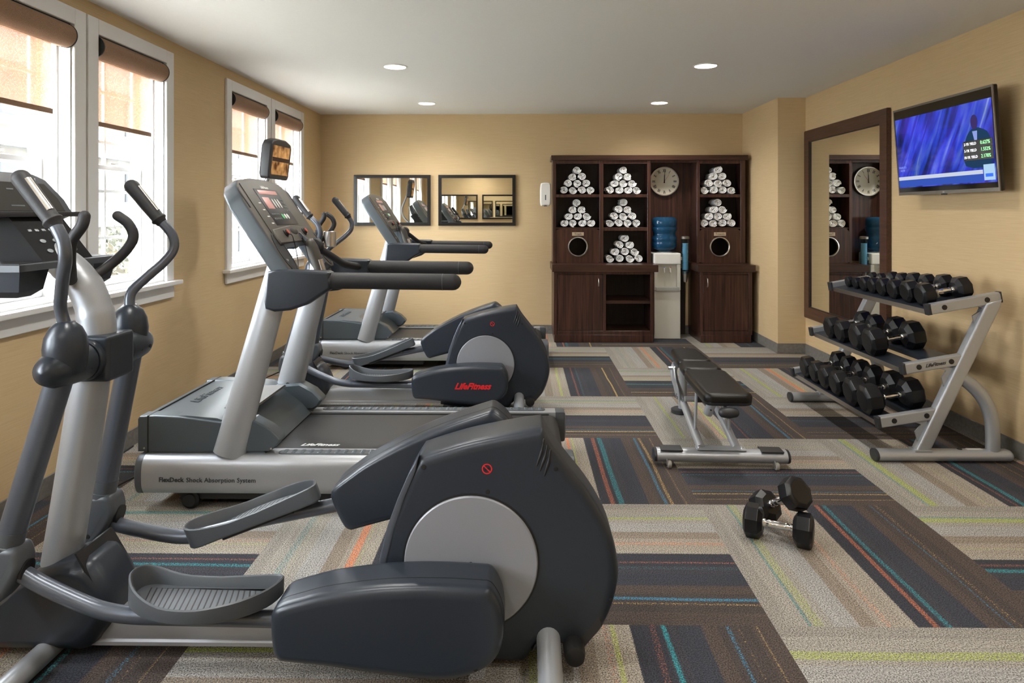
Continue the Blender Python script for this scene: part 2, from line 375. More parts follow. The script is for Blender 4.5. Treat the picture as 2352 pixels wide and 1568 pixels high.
def slab(bm, outline, layers, plane='xz', mi=0, mi_cap=None, sc=False):
    """solid from a closed outline: layers = [(depth, inset), ...] along the third axis.
    plane xz -> depth is y;  xy -> depth is z;  yz -> depth is x"""
    def pos(p, d): return {'xz': (p[0], d, p[1]), 'xy': (p[0], p[1], d), 'yz': (d, p[0], p[1])}[plane]
    rings = [[bm.verts.new(pos(p, d)) for p in (sinset if sc else inset)(outline, ins)] for d, ins in layers]
    n = len(outline)
    for i in range(len(rings)-1):
        for k in range(n):
            f = bm.faces.new((rings[i][k], rings[i][(k+1) % n], rings[i+1][(k+1) % n], rings[i+1][k])); f.material_index = mi
    for rg in (rings[0][::-1], rings[-1]):
        f = bm.faces.new(rg); f.material_index = mi if mi_cap is None else mi_cap
    return bm
def S(outline, layers, **k):
    bm = bmesh.new(); slab(bm, outline, layers, **k); return bm
def rounded(a, b, r, seg=3):
    "layers from depth a to b with rounded edges of radius r"
    L = []
    for k in range(seg+1):
        th = k/seg*PI/2; L.append((a+r*(1-math.cos(th))*(1 if b > a else -1), r*(1-math.sin(th))))
    s = 1 if b > a else -1
    R = [(b-(d-a), ins) for d, ins in L][::-1]
    return L+R
def rrect(x0, x1, z0, z1, r, seg=5):
    P = []
    for cx, cz, a0 in ((x1-r, z1-r, 0), (x0+r, z1-r, PI/2), (x0+r, z0+r, PI), (x1-r, z0+r, 1.5*PI)):
        for k in range(seg+1):
            a = a0+k/seg*PI/2; P.append((cx+r*math.cos(a), cz+r*math.sin(a)))
    return P
def circle(cx, cz, r, n=40, ry=None):
    ry = r if ry is None else ry
    return [(cx+r*math.cos(2*PI*k/n), cz+ry*math.sin(2*PI*k/n)) for k in range(n)]
def rotp(P, ang, c=(0, 0)):
    ca, sa = math.cos(ang), math.sin(ang)
    return [(c[0]+(x-c[0])*ca-(z-c[1])*sa, c[1]+(x-c[0])*sa+(z-c[1])*ca) for x, z in P]
def ring_plate(bm, outer, inner, d0, d1, plane='xz', mi=0):
    "flat plate between two outlines with the same point count (a frame or a panel with a hole)"
    def pos(p, d): return {'xz': (p[0], d, p[1]), 'xy': (p[0], p[1], d), 'yz': (d, p[0], p[1])}[plane]
    o0 = [bm.verts.new(pos(p, d0)) for p in outer]; i0 = [bm.verts.new(pos(p, d0)) for p in inner]
    o1 = [bm.verts.new(pos(p, d1)) for p in outer]; i1 = [bm.verts.new(pos(p, d1)) for p in inner]
    n = len(outer)
    for k in range(n):
        j = (k+1) % n
        for q in ((o0[k], o0[j], i0[j], i0[k]), (o1[j], o1[k], i1[k], i1[j]), (o0[j], o0[k], o1[k], o1[j]), (i0[k], i0[j], i1[j], i1[k])):
            f = bm.faces.new(q); f.material_index = mi
    return bm
def text(name, body, size, m, parent, loc, rot=(PI/2, 0, 0), shear=0.0, extrude=0.0006, bold=0.0, align='CENTER', space=1.0, mat4=None):
    cu = bpy.data.curves.new(name, 'FONT'); cu.body = body; cu.size = size; cu.shear = shear; cu.extrude = extrude; cu.offset = bold; cu.resolution_u = 2
    cu.align_x = align; cu.align_y = 'CENTER'; cu.space_character = space
    tmp = bpy.data.objects.new('tmp', cu); C.objects.link(tmp)
    dg = bpy.context.evaluated_depsgraph_get(); me = bpy.data.meshes.new_from_object(tmp.evaluated_get(dg)); me.name = name
    bpy.data.objects.remove(tmp, do_unlink=True); me.materials.clear(); me.materials.append(M[m] if isinstance(m, str) else m)
    o = bpy.data.objects.new(name, me); C.objects.link(o)
    if parent is not None: o.parent = parent
    if mat4 is not None: o.matrix_local = mat4
    else: o.location = loc; o.rotation_euler = rot
    return o
# ================================================================== the room
XL, XR, XRF, YF, YB, YS, H = -2.43, 2.93, 2.645, -0.60, 8.22, 7.09, 2.64
TH = 0.22
struct(finish('floor', B(XL-TH, XR+TH, YF-TH, YB+TH, -0.10, 0.0), 'carpet', wn_mod=False))
LIGHTS = [(x, y) for x in (-1.03, 1.485) for y in (5.535, 7.39, 3.68, 1.82, 0.0)]
bm = bmesh.new()
# ceiling plate, with a square cell around every round lamp opening
xs = sorted({XL-TH, XR+TH} | {x+s*0.16 for x, _ in LIGHTS for s in (-1, 1)}); ys = sorted({YF-TH, YB+TH} | {y+s*0.16 for _, y in LIGHTS for s in (-1, 1)})
for i in range(len(xs)-1):
    for j in range(len(ys)-1):
        cx, cy = (xs[i]+xs[i+1])/2, (ys[j]+ys[j+1])/2
        hit = [l for l in LIGHTS if abs(l[0]-cx) < 0.01 and abs(l[1]-cy) < 0.01]
        if hit:
            n = 40; out = []; inn = []
            for k in range(n):
                a = 2*PI*k/n+PI/4; c, s = math.cos(a), math.sin(a); q = 0.16/max(abs(c), abs(s))
                out.append((cx+c*q, cy+s*q)); inn.append((cx+c*0.088, cy+s*0.088))
            ring_plate(bm, out, inn, H, H+0.02, plane='xy')
        else:
            v4 = [bm.verts.new(p) for p in ((xs[i], ys[j], H), (xs[i], ys[j+1], H), (xs[i+1], ys[j+1], H), (xs[i+1], ys[j], H))]; bm.faces.new(v4)
box(bm, XL-TH, XR+TH, YF-TH, YB+TH, H+0.16, H+0.2)
struct(finish('ceiling', bm, 'ceiling', wn_mod=False))

# openings in the window wall
PAIRS = [(5.545, 7.525), (2.80, 4.70), (-0.1, 1.80)]
OPEN = []
for a, b in PAIRS:
    mid = (a+b)/2; OPEN += [(a+0.095, mid-0.10), (mid+0.10, b-0.095)]
OPEN.sort(); Z0, Z1 = 0.985, 2.47
bm = bmesh.new(); y = YF-TH
for a, b in OPEN:
    box(bm, XL-TH, XL, y, a, 0, H+0.16); box(bm, XL-TH, XL, a, b, 0, Z0); box(bm, XL-TH, XL, a, b, Z1, H+0.16); y = b
box(bm, XL-TH, XL, y, YB+TH, 0, H+0.16)
struct(finish('wall_left', bm, 'wall', wn_mod=False))
struct(finish('wall_back', B(XL, XRF, YB, YB+TH, 0, H+0.16), 'wall', wn_mod=False))
struct(finish('wall_front', B(XL, XR, YF-TH, YF, 0, H+0.16), 'wall', wn_mod=False))
bm = bmesh.new(); box(bm, XR, XR+TH, YF-TH, YB+TH, 0, H+0.16); box(bm, XRF, XR, YS, YB+TH, 0, H+0.16)
struct(finish('wall_right', bm, 'wall', wn_mod=False))
BH = 0.105
struct(finish('baseboard_left', B(XL, XL+0.008, YF, YB, 0, BH, 0.003, 1), 'baseboard'))
struct(finish('baseboard_back', B(XL+0.008, XRF-0.008, YB-0.008, YB, 0, BH, 0.003, 1), 'baseboard'))
bm = bmesh.new(); box(bm, XR-0.008, XR, YF, YS-0.008, 0, BH, 0.003, 1); box(bm, XRF-0.008, XR, YS-0.008, YS, 0, BH, 0.003, 1); box(bm, XRF-0.008, XRF, YS, YB-0.008, 0, BH, 0.003, 1)
struct(finish('baseboard_right', bm, 'baseboard'))
struct(finish('baseboard_front', B(XL+0.008, XR-0.008, YF, YF+0.008, 0, BH, 0.003, 1), 'baseboard'))

# ------------------------------------------------------------------ windows
def window(n, a, b, side, portal=True):
    w = bpy.data.objects.new('window_%d' % n, None); C.objects.link(w); w.location = (XL, a, Z0); w['kind'] = 'structure'
    ww = b-a; hh = Z1-Z0; c = 0.09
    x0 = 0.0
    ylo, yhi = -c, ww+c
    if side == 'near': yhi = ww+0.092
    bm = bmesh.new()
    box(bm, x0, x0+0.022, ylo, 0.004, 0, hh+0.085, 0.003, 1); box(bm, x0, x0+0.022, ww-0.004, yhi, 0, hh+0.085, 0.003, 1); box(bm, x0, x0+0.022, 0.004, ww-0.004, hh-0.004, hh+0.085, 0.003, 1)
    finish('casing', bm, 'white', w)
    bm = bmesh.new(); d = 0.16                              # reveal boards
    box(bm, -d, 0.0, -0.001, 0.012, 0, hh); box(bm, -d, 0.0, ww-0.012, ww+0.001, 0, hh); box(bm, -d, 0.0, 0.012, ww-0.012, hh-0.012, hh+0.001); box(bm, -d, 0.0, 0.012, ww-0.012, -0.001, 0.015)
    # stops running up the jamb
    box(bm, -0.085, -0.065, 0.012, 0.028, 0.015, hh-0.012); box(bm, -0.085, -0.065, ww-0.028, ww-0.012, 0.015, hh-0.012)
    finish('reveal', bm, 'white', w)
    bm = bmesh.new(); f = 0.05; mz = hh*0.50
    for z0, z1, xo in ((0.015, mz+0.02, -0.150), (mz-0.02, hh-0.012, -0.178)):
        box(bm, xo-0.02, xo, 0.012, 0.012+f, z0, z1, 0.003, 1); box(bm, xo-0.02, xo, ww-0.012-f, ww-0.012, z0, z1, 0.003, 1)
        box(bm, xo-0.02, xo, 0.012+f, ww-0.012-f, z0, z0+(f if z0 < 0.1 else 0.032), 0.003, 1); box(bm, xo-0.02, xo, 0.012+f, ww-0.012-f, z1-(0.032 if z0 < 0.1 else f), z1, 0.003, 1)
    finish('sash', bm, 'white', w)
    bm = bmesh.new()
    box(bm, -0.19, -0.172, ww/2-0.009, ww/2+0.009, 0.06, hh-0.05)
    for z in (0.31, 0.60, 0.905, 1.215): box(bm, -0.190, -0.174, 0.05, ww-0.05, z-0.009, z+0.009)
    finish('muntin', bm, 'white', w)
    finish('pane', B(-0.184, -0.181, 0.05, ww-0.05, 0.05, hh-0.05), 'glass', w, wn_mod=False)
    bm = bmesh.new(); box(bm, -0.13, -0.118, ww/2-0.03, ww/2+0.03, mz+0.02, mz+0.035, 0.003, 1); tube(bm, [(-0.124, ww/2, mz+0.03), (-0.112, ww/2+0.04, mz+0.033)], 0.005, seg=8)
    finish('sash_lock', bm, 'white_plastic', w)
    # light from the sky comes in through the opening
    pl = bpy.data.lights.new('daylight', 'AREA'); pl.shape = 'RECTANGLE'; pl.size = ww; pl.size_y = hh; pl.cycles.is_portal = True
    po = bpy.data.objects.new('daylight', pl); C.objects.link(po); po.parent = w; po.location = (-0.225, ww/2, hh/2); po.rotation_euler = (PI/2, 0, -PI/2)
for i, (a, b) in enumerate(OPEN): window(i+1, a, b, 'near' if i % 2 == 0 else 'far')
for i, (a, b) in enumerate(sorted(PAIRS)):
    struct(finish('trim_%d' % (2*i+1), B(XL, XL+0.065, a-0.04, b+0.04, Z0-0.028, Z0+0.001, 0.006, 2), 'white'))
    struct(finish('trim_%d' % (2*i+2), B(XL, XL+0.022, a, b, Z0-0.118, Z0-0.028, 0.004, 1), 'white'))

# ------------------------------------------------------------------ roller shades in the window heads
def shade(a, b, drop, label):
    t = thing('roller_shade', label, 'blind', (XL, a, Z1-0.06), 0, 'roller shades in the window heads')
    ww = b-a; R = 0.063
    bm = bmesh.new(); P = [(R*math.cos(math.radians(d))-0.018, R*math.sin(math.radians(d))-0.010) for d in range(-85, 91, 8)] + [(-0.075, 0.05), (-0.075, -0.06)]
    slab(bm, P, [(0.022, 0), (ww-0.024, 0)], plane='xz'); finish('cassette', bm, 'shade_solid', t)
    for y0, y1 in ((0.014, 0.022), (ww-0.024, ww-0.017)):
        bm = bmesh.new(); slab(bm, inset(P, -0.002), [(y0, 0), (y1, 0)], plane='xz'); finish('end_cap', bm, 'metal_dark', t)
    zt = -0.06; zb = -(Z1-0.06-drop)
    finish('fabric', B(-0.046, -0.0445, 0.03, ww-0.095, zb, zt), 'shade', t, wn_mod=False)
    finish('hem_bar', B(-0.051, -0.040, 0.026, ww-0.085, zb-0.028, zb, 0.004, 2), 'shade_solid', t)
    bm = bmesh.new()
    for dy in (0.0, 0.012): tube(bm, [(-0.03, ww-0.055+dy, -0.06), (-0.03, ww-0.055+dy, -1.05)], 0.0012, seg=6)
    finish('bead_chain', bm, 'white_plastic', t)
    finish('mounting_bar', B(-0.074, 0.004, 0.016, ww-0.016, 0.052, 0.057), 'metal_dark', t)
LB = {3: ('roller shade in the nearest window, cut by the left edge of the photo', 2.00), 4: ('roller shade with black end disc in the full-height window left of the wide wall strip', 1.985),
      5: ('roller shade of the far window pair, the left one, above the treadmill console', 1.99), 6: ('roller shade of the far window pair, nearest the room corner', 1.99),
      1: ('roller shade in the window behind the photographer, left one', 2.0), 2: ('roller shade in the window beside the photographer, right one', 2.0)}
for i, (a, b) in enumerate(OPEN): shade(a, b, LB[i+1][1], LB[i+1][0])

# ------------------------------------------------------------------ recessed ceiling lamps
def downlight(x, y, label):
    t = thing('ceiling_downlight', label, 'ceiling light', (x, y, H), 0, 'round recessed ceiling lamps')
    finish('trim_ring', LA([(0.100, 0.0), (0.100, -0.004), (0.088, -0.006), (0.083, 0.004), (0.088, 0.02)], seg=40, close=False), 'white_plastic', t)
    finish('reflector', LA([(0.086, 0.0), (0.080, 0.05), (0.066, 0.10), (0.045, 0.13)], seg=40, close=False), 'chrome', t)
    finish('bulb', LA([(0.001, 0.075), (0.030, 0.080), (0.046, 0.095), (0.048, 0.13)], seg=24, close=False), 'bulb', t)
    l = bpy.data.lights.new('lamp', 'SPOT'); l.energy = LAMP_W; l.color = (1.0, 0.95, 0.88); l.spot_size = math.radians(158); l.spot_blend = 0.9; l.shadow_soft_size = 0.085
    lo = bpy.data.objects.new('lamp', l); C.objects.link(lo); lo.parent = t; lo.location = (0, 0, 0.03)
for (x, y) in LIGHTS:
    side = 'left' if x < 0 else 'right'
    lab = {5.535: 'recessed ceiling lamp, nearer one of the %s pair in view', 7.39: 'recessed ceiling lamp in the %s row, closest to the back wall',
           3.68: 'recessed ceiling lamp of the %s row, just out of view above the treadmill', 1.82: 'recessed ceiling lamp of the %s row above the front elliptical', 0.0: 'recessed ceiling lamp of the %s row over the camera'}[y] % side
    downlight(x, y, lab)

# ------------------------------------------------------------------ wall mirrors
def wall_mirror(x0, x1, z0, z1, y, face, label, grp=None, fr=0.038):
    t = thing('wall_mirror', label, 'mirror', ((x0+x1)/2, y, z0), 0 if face < 0 else PI, grp)
    w = (x1-x0)/2; h = z1-z0
    o = [(-w, 0), (w, 0), (w, h), (-w, h)]; i = inset(o, fr)
    bm = ring_plate(bmesh.new(), o, i, -0.034, -0.002); bmesh.ops.bevel(bm, geom=bm.edges[:], offset=0.002, segments=1, affect='EDGES')
    finish('frame', bm, 'metal_dark' if grp else 'wood', t)
    finish('mirror_glass', B(-w+fr-0.004, w-fr+0.004, -0.022, -0.016, fr-0.004, h-fr+0.004), 'mirror', t, wn_mod=False)
MG = 'dark framed mirrors of the same size'
wall_mirror(-2.022, -1.097, 1.298, 1.908, YB, -1, 'left of the two dark framed mirrors, behind the far treadmill console', MG)
wall_mirror(-1.003, -0.075, 1.298, 1.908, YB, -1, 'right of the two dark framed mirrors, nothing in front of it', MG)
wall_mirror(-2.022, -1.097, 1.298, 1.908, YF, 1, 'dark framed mirror on the wall behind the camera, near the windows, seen by reflection', MG)
wall_mirror(-0.985, -0.03, 1.298, 1.908, YF, 1, 'dark framed mirror on the wall directly behind the camera, seen by reflection', MG)
t = thing('standing_mirror', 'tall brown wood framed mirror on the right wall beside the television', 'mirror', (XR, 6.245, 0.385))
w, h, fr = 0.795, 1.90, 0.115
o = [(-w, 0), (w, 0), (w, h), (-w, h)]; i = inset(o, fr)
bm = ring_plate(bmesh.new(), o, i, -0.038, -0.002, plane='yz'); bmesh.ops.bevel(bm, geom=bm.edges[:], offset=0.004, segments=2, affect='EDGES'); finish('frame', bm, 'wood_y', t)
bm = ring_plate(bmesh.new(), inset(o, fr-0.012), inset(o, fr+0.006), -0.030, -0.004, plane='yz'); finish('inner_lip', bm, 'metal_dark', t)
finish('mirror_glass', B(-0.022, -0.014, -w+fr, w-fr, fr, h-fr), 'mirror', t, wn_mod=False)

# ------------------------------------------------------------------ towel cabinet
HF, HBk = 7.90, YB-0.010
X = dict(l=0.36, a=0.396, b=0.898, c=0.943, d=1.45, e=1.49, f=2.02, g=2.05, h=2.535, r=2.575)
hu = thing('shelf_hutch', 'dark brown open hutch holding the towel pyramids and the clock', 'shelving', ((0.36+2.575)/2, 8.05, 0.872))
ox, oy, oz = hu.location
def hb(name, x0, x1, y0, y1, z0, z1, m='wood', bev=0.002):
    return finish(name, B(x0-ox, x1-ox, y0-oy, y1-oy, z0-oz, z1-oz, bev, 1), m, hu)
ZB, ZT = 0.873, 2.058
hb('side_panel', .36, .378, HF+.02, HBk, ZB, ZT); hb('side_panel', 2.557, 2.575, HF+.02, HBk, ZB, ZT)
hb('side_panel', 1.472, 1.49, HF+.02, HBk, ZB, ZT); hb('side_panel', 2.02, 2.038, HF+.02, HBk, ZB, ZT)
hb('divider', .906, .936, HF+.02, HBk-.01, ZB, ZT)
bm = bmesh.new()
for x0, x1 in ((.36, .396), (.898, .943), (1.45, 1.49), (2.02, 2.052), (2.52, 2.575)): box(bm, x0-ox, x1-ox, HF-oy, HF+.02-oy, ZB-oz, ZT-oz, 0.002, 1)
for x0, x1 in ((.396, .898), (.943, 1.45), (2.052, 2.52)):
    for z0, z1 in ((1.631, 1.666), (2.018, 2.058)): box(bm, x0-ox, x1-ox, HF+.001-oy, HF+.02-oy, z0-oz, z1-oz, 0.002, 1)
for x0, x1 in ((.943, 1.45),): box(bm, x0-ox, x1-ox, HF+.001-oy, HF+.02-oy, 1.244-oz, 1.284-oz, 0.002, 1)
finish('face_frame', bm, 'wood', hu)
for x0, x1 in ((.378, .906), (.936, 1.472), (2.038, 2.557)):
    for zt in (1.666, 1.284): hb('shelf', x0, x1, HF+.02, HBk-.01, zt-.02, zt-.0005, 'wood_h')
    hb('shelf', x0, x1, HF+.02, HBk-.01, 2.03, 2.056, 'wood_h')
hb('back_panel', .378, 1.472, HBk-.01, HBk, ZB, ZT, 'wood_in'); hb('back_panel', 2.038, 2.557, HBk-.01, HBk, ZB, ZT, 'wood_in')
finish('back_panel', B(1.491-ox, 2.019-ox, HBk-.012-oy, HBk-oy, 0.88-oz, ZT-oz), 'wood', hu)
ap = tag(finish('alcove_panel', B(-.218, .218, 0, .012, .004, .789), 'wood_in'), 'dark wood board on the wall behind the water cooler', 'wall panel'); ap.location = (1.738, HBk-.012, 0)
hb('valance', 1.49, 2.02, HF, HF+.02, 2.03, ZT); hb('top_panel', 1.49, 2.02, HF+.02, HBk, 2.045, ZT)
hb('crown', .34, 2.60, HF-.025, HBk, ZT, 2.116, 'wood_h', 0.003)
for cx, x0, x1, word in ((0.649, .396, .898, 'Trash'), (2.283, 2.052, 2.52, 'Towels')):
    z0, z1 = ZB, 1.264; cz = 1.06; n = 48; out = []; inn = []
    w, hh = (x1-x0)/2, (z1-z0)/2; mx, mz = (x0+x1)/2, (z0+z1)/2
    for k in range(n):
        a = 2*PI*k/n; c, s = math.cos(a), math.sin(a)
        tx = ((x1-cx)/c if c > 1e-6 else (x0-cx)/c if c < -1e-6 else 9e9); tz = ((z1-cz)/s if s > 1e-6 else (z0-cz)/s if s < -1e-6 else 9e9); q = min(tx, tz)
        out.append((cx+c*q-ox, cz+s*q-oz)); inn.append((cx+c*0.105-ox, cz+s*0.105-oz))
    bm = ring_plate(bmesh.new(), out, inn, HF+.001-oy, HF+.02-oy)
    p = finish('chute_panel', bm, 'wood', hu, wn_mod=False)
    bm = bmesh.new()
    for k in range(48):
        a = 2*PI*k/48
    pts = [(cx-ox+0.110*math.cos(2*PI*k/48), HF-.003-oy, cz-oz+0.110*math.sin(2*PI*k/48)) for k in range(49)]
    lathe(bm, [(0.101, HF+.03-oy), (0.101, HF-.004-oy), (0.105, HF-.009-oy), (0.114, HF-.007-oy), (0.117, HF+.001-oy)], seg=48, axis='y', at=(cx-ox, 0, cz-oz), close=False)
    finish('chute_ring', bm, 'steel', p)
    lp = finish('label_plate', B(cx-.068-ox, cx+.068-ox, HF-.004-oy, HF+.001-oy, 1.187-oz, 1.228-oz, .001, 1), mat('plate_'+word, (0.50, 0.39, 0.27), .4), p)
    text('lettering', word, 0.036, 'print_dark', lp, (cx-ox, HF-.0046-oy, 1.207-oz), extrude=.0004)

def base_unit(x0, x1, label, door, open_=None, back=YB-0.01):
    t = thing('base_cabinet', label, 'cabinet', ((x0+x1)/2, 7.92, 0)); cx = (x0+x1)/2; cy = 7.92
    yf = 7.655
    def p(name, a, b, c, d, e, f, m='wood', bev=0.002, parent=None): return finish(name, B(a-cx, b-cx, c-cy, d-cy, e, f, bev, 1), m, parent or t)
    p('plinth', x0+.006, x1-.014, yf-.004, back, 0.003, .088)
    p('side_panel', x0, x0+.018, yf+.02, back, .088, .79); p('side_panel', x1-.018, x1, yf+.02, back, .088, .79)
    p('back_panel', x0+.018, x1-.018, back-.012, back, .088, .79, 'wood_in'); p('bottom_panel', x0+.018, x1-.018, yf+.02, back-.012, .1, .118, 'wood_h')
    bm = bmesh.new(); dx0, dx1 = door
    cols = [(x0, dx0), (dx1, open_[0] if open_ else x1)] + ([(open_[1], x1)] if open_ else [])
    for a, b in cols: box(bm, a-cx, b-cx, yf-cy, yf+.02-cy, .088, .792, .002, 1)
    for a, b in [(dx0, dx1)] + ([open_] if open_ else []):
        box(bm, a-cx, b-cx, yf+.0005-cy, yf+.02-cy, .762, .792, .002, 1); box(bm, a-cx, b-cx, yf+.0005-cy, yf+.02-cy, .088, .131, .002, 1)
    finish('face_frame', bm, 'wood', t)
    d = p('door', dx0+.003, dx1-.003, yf+.003, yf+.02, .134, .759, 'wood', .003)
    hx = dx1-.05 if open_ else dx0+.045
    bm = bmesh.new(); tube(bm, spline([(hx-cx, yf+.004-cy, .72), (hx-cx, yf-.02-cy, .712), (hx-cx, yf-.03-cy, .672), (hx-cx, yf-.02-cy, .632), (hx-cx, yf+.004-cy, .624)], 5), .0055, seg=10)
    finish('handle', bm, 'steel', d)
    if open_:
        p('divider', dx1, open_[0], yf+.02, back-.012, .118, .79); p('shelf', open_[0], x1-.018, yf+.03, back-.012, .43, .467, 'wood_h')
    return t
base_unit(.359, 1.483, 'wider base cabinet with one door and open shelf bay, left of the water cooler', (.398, .909), (.943, 1.439))
base_unit(1.992, 2.572, 'narrow dark brown base cabinet with a single door, right of the water cooler', (2.026, 2.529))
tag(finish('worktop', B(.339, 1.521, 7.62, YB-.009, .792, .872, .004, 2), 'wood_h'), 'dark brown counter slab on the wider left base cabinet, under the trash opening', 'countertop')
tag(finish('worktop', B(1.960, 2.60, 7.62, YB-.009, .792, .872, .004, 2), 'wood_h'), 'short dark brown counter slab on the narrow right base cabinet', 'countertop')

# ------------------------------------------------------------------ rolled towels
FL = 0.92
def towel_mesh(seed):
    rnd = random.Random(seed); bm = bmesh.new(); R = 0.0505; turns = 2.7; n = 90; L = 0.25; th = 0.0163
    pin = []; pout = []
    for k in range(n+1):
        t = k/n; a = seed*1.3+t*turns*2*PI+rnd.uniform(-.02, .02); r = 0.008+(R-0.008)*t**0.92
        wv = 1+0.03*math.sin(a*2+seed)+rnd.uniform(-.012, .012)
        pout.append((r*wv*math.cos(a), r*wv*math.sin(a)*FL)); q = max(0.001, r*wv-th*(0.75+0.2*math.sin(a*3+seed)))
        pin.append((q*math.cos(a), q*math.sin(a)*FL))
    prof = [(0.0, 0.004), (0.004, 0.001), (0.012, 0.0), (L-.012, 0), (L, .003)]
    def shr(i, o, f): return (i[0]+(o[0]-i[0])*f, i[1]+(o[1]-i[1])*f)
    rings = []
    for y, ins in prof:
        f = ins/th; jit = 0.006 if y < 0.01 else 0
        ro = [bm.verts.new((shr(o, i, f)[0], y+jit*math.sin(k*.21+seed)*rnd.uniform(.3, 1)+(0.006*(1-k/n) if y < .01 else 0), shr(o, i, f)[1])) for k, (i, o) in enumerate(zip(pin, pout))]
        ri = [bm.verts.new((shr(i, o, f)[0], ro[k].co.y+.002*(y < .01), shr(i, o, f)[1])) for k, (i, o) in enumerate(zip(pin, pout))]
        rings.append((ro, ri))
    for (a, b), (c, d) in zip(rings, rings[1:]):
        for k in range(n): bm.faces.new((a[k], a[k+1], c[k+1], c[k])); bm.faces.new((b[k+1], b[k], d[k], d[k+1]))
        bm.faces.new((a[n], b[n], d[n], c[n])); bm.faces.new((b[0], a[0], c[0], d[0]))
    for (a, b), fl in ((rings[0], 1), (rings[-1], 0)):
        for k in range(n): bm.faces.new((a[k+1], a[k], b[k], b[k+1]) if fl else (a[k], a[k+1], b[k+1], b[k]))
    return bm
protos = []
for s in range(6):
    o = finish('rolled_towel', towel_mesh(s*3+1), 'towel', smooth=60, wn_mod=False); o['category'] = 'towel'; protos.append(o)
used = set(); rt = random.Random(5)
ORD = {4: ['leftmost', 'second from left', 'third from left', 'rightmost'], 3: ['left', 'middle', 'right'], 2: ['left', 'right'], 1: ['']}
ROW = {4: 'bottom row', 3: 'second row up', 2: 'row of two', 1: 'peak'}
PYR = [(.647, 1.666, 'top left cubby'), (1.180, 1.666, 'top cubby of the middle column'), (.647, 1.284, 'cubby above the trash opening'), (1.180, 1.284, 'middle cubby of the middle column'),
       (1.195, .872, 'lowest cubby on the counter'), (2.275, 1.666, 'top right cubby left of the tall mirror'), (2.275, 1.284, 'right cubby above the towels opening')]
for pi, (cx, z0, where) in enumerate(PYR):
    z = z0+.047; sp = 0.1045 if pi != 4 else 0.113
    for r_, n in enumerate((4, 3, 2, 1)):
        for k in range(n):
            q = rt.randrange(6); o = protos[q]
            if q in used: o = o.copy(); C.objects.link(o)
            used.add(q)
            ang = rt.uniform(-.12, .12)
            o.location = (cx+(k-(n-1)/2)*sp+rt.uniform(-.004, .004), 7.935+rt.uniform(-.006, .010), z)
            o.rotation_euler = (0, ang, 0)
            o['label'] = ('white towel roll at the peak, %s' % where) if n == 1 else 'white towel roll, %s, %s, %s' % (ORD[n][k], ROW[n], where)
            o['group'] = 'rolled towels stacked in the cubbies'
        z += 0.0795

# ------------------------------------------------------------------ clock
t = thing('wall_clock', 'round silver wall clock with roman numerals in the tall bay of the hutch', 'clock', (1.70, HBk-.013, 1.827))
finish('case', LA([(0.150, -.001), (0.172, -.006), (0.177, -.028), (0.172, -.040), (0.163, -.040), (0.160, -.030)], seg=56, axis='y', close=True), 'steel', t)
face_m = mat('champagne_dial', (0.86, 0.80, 0.67), .45, 0.0); finish('dial', LA([(0.161, -.029), (0.161, -.0315)], seg=56, axis='y'), face_m, t)
NUM = ['XII', 'I', 'II', 'III', 'IIII', 'V', 'VI', 'VII', 'VIII', 'IX', 'X', 'XI']
for k, s in enumerate(NUM):
    a = PI/2-k*PI/6; m4 = Matrix.Translation((0.125*math.cos(a), -.0325, 0.125*math.sin(a))) @ Matrix.Rotation(-(a-PI/2), 4, 'Y') @ Matrix.Rotation(PI/2, 4, 'X') @ Matrix.Diagonal((0.72, 1.25, 1, 1))
    text('numeral', s, 0.040, 'metal_dark', t, None, mat4=m4, extrude=.0003, bold=.0012)
for nm, ang, L, wd in (('hour_hand', 90, .075, .006), ('minute_hand', 88, .115, .004), ('second_hand', 55, .10, .0015)):
    a = math.radians(ang); c, s = math.cos(a), math.sin(a)
    P = [(-s*wd-c*.02, c*wd-s*.02), (s*wd-c*.02, -c*wd-s*.02), (s*wd*.4+c*L, -c*wd*.4+s*L), (-s*wd*.4+c*L, c*wd*.4+s*L)]
    finish(nm, S(P, [(-.0345, 0), (-.0355, 0)]), 'red' if nm == 'second_hand' else 'metal_dark', t, wn_mod=False)
finish('glass', LA([(0.160, -.039), (0.10, -.0405), (.001, -.041)], seg=48, axis='y', close=False), 'glass', t)

# ------------------------------------------------------------------ water cooler, bottle, cup tube
t = thing('water_cooler', 'cream floor standing water cooler in the gap between the base cabinets', 'water cooler', (1.672, 8.00, 0))
finish('lower_body', B(-.152, .152, -.135, .15, .002, .56, .012, 3), 'cream', t)
finish('drip_tray', B(-.135, .135, -.160, -.11, .555, .600, .006, 2), mat('tray_grey', (.42, .42, .39), .4), t)
bm = bmesh.new(); box(bm, -.152, -.112, -.135, .15, .56, .86, .006, 2); box(bm, .112, .152, -.135, .15, .56, .86, .006, 2); box(bm, -.112, .112, -.095, .15, .56, .86, .004, 1); finish('dispensing_bay', bm, 'cream', t)
finish('head', B(-.154, .154, -.150, .15, .86, .99, .016, 3), 'white_plastic', t)
for x, m in ((-.035, 'white_plastic'), (.035, 'white_plastic')):
    bm = bmesh.new(); box(bm, x-.010, x+.010, -.135, -.09, .795, .82, .003, 1); box(bm, x-.008, x+.008, -.142, -.122, .765, .83, .003, 1); tp = finish('tap', bm, m, t)
    finish('tap_button', B(x-.006, x+.006, -.146, -.138, .822, .832, .001, 1), 'red_btn' if x > 0 else mat('blue_button', (.05, .15, .5), .4), tp)
finish('collar', LA([(0.10, .988), (0.10, .995), (0.06, 1.003)], seg=36), 'white_plastic', t)
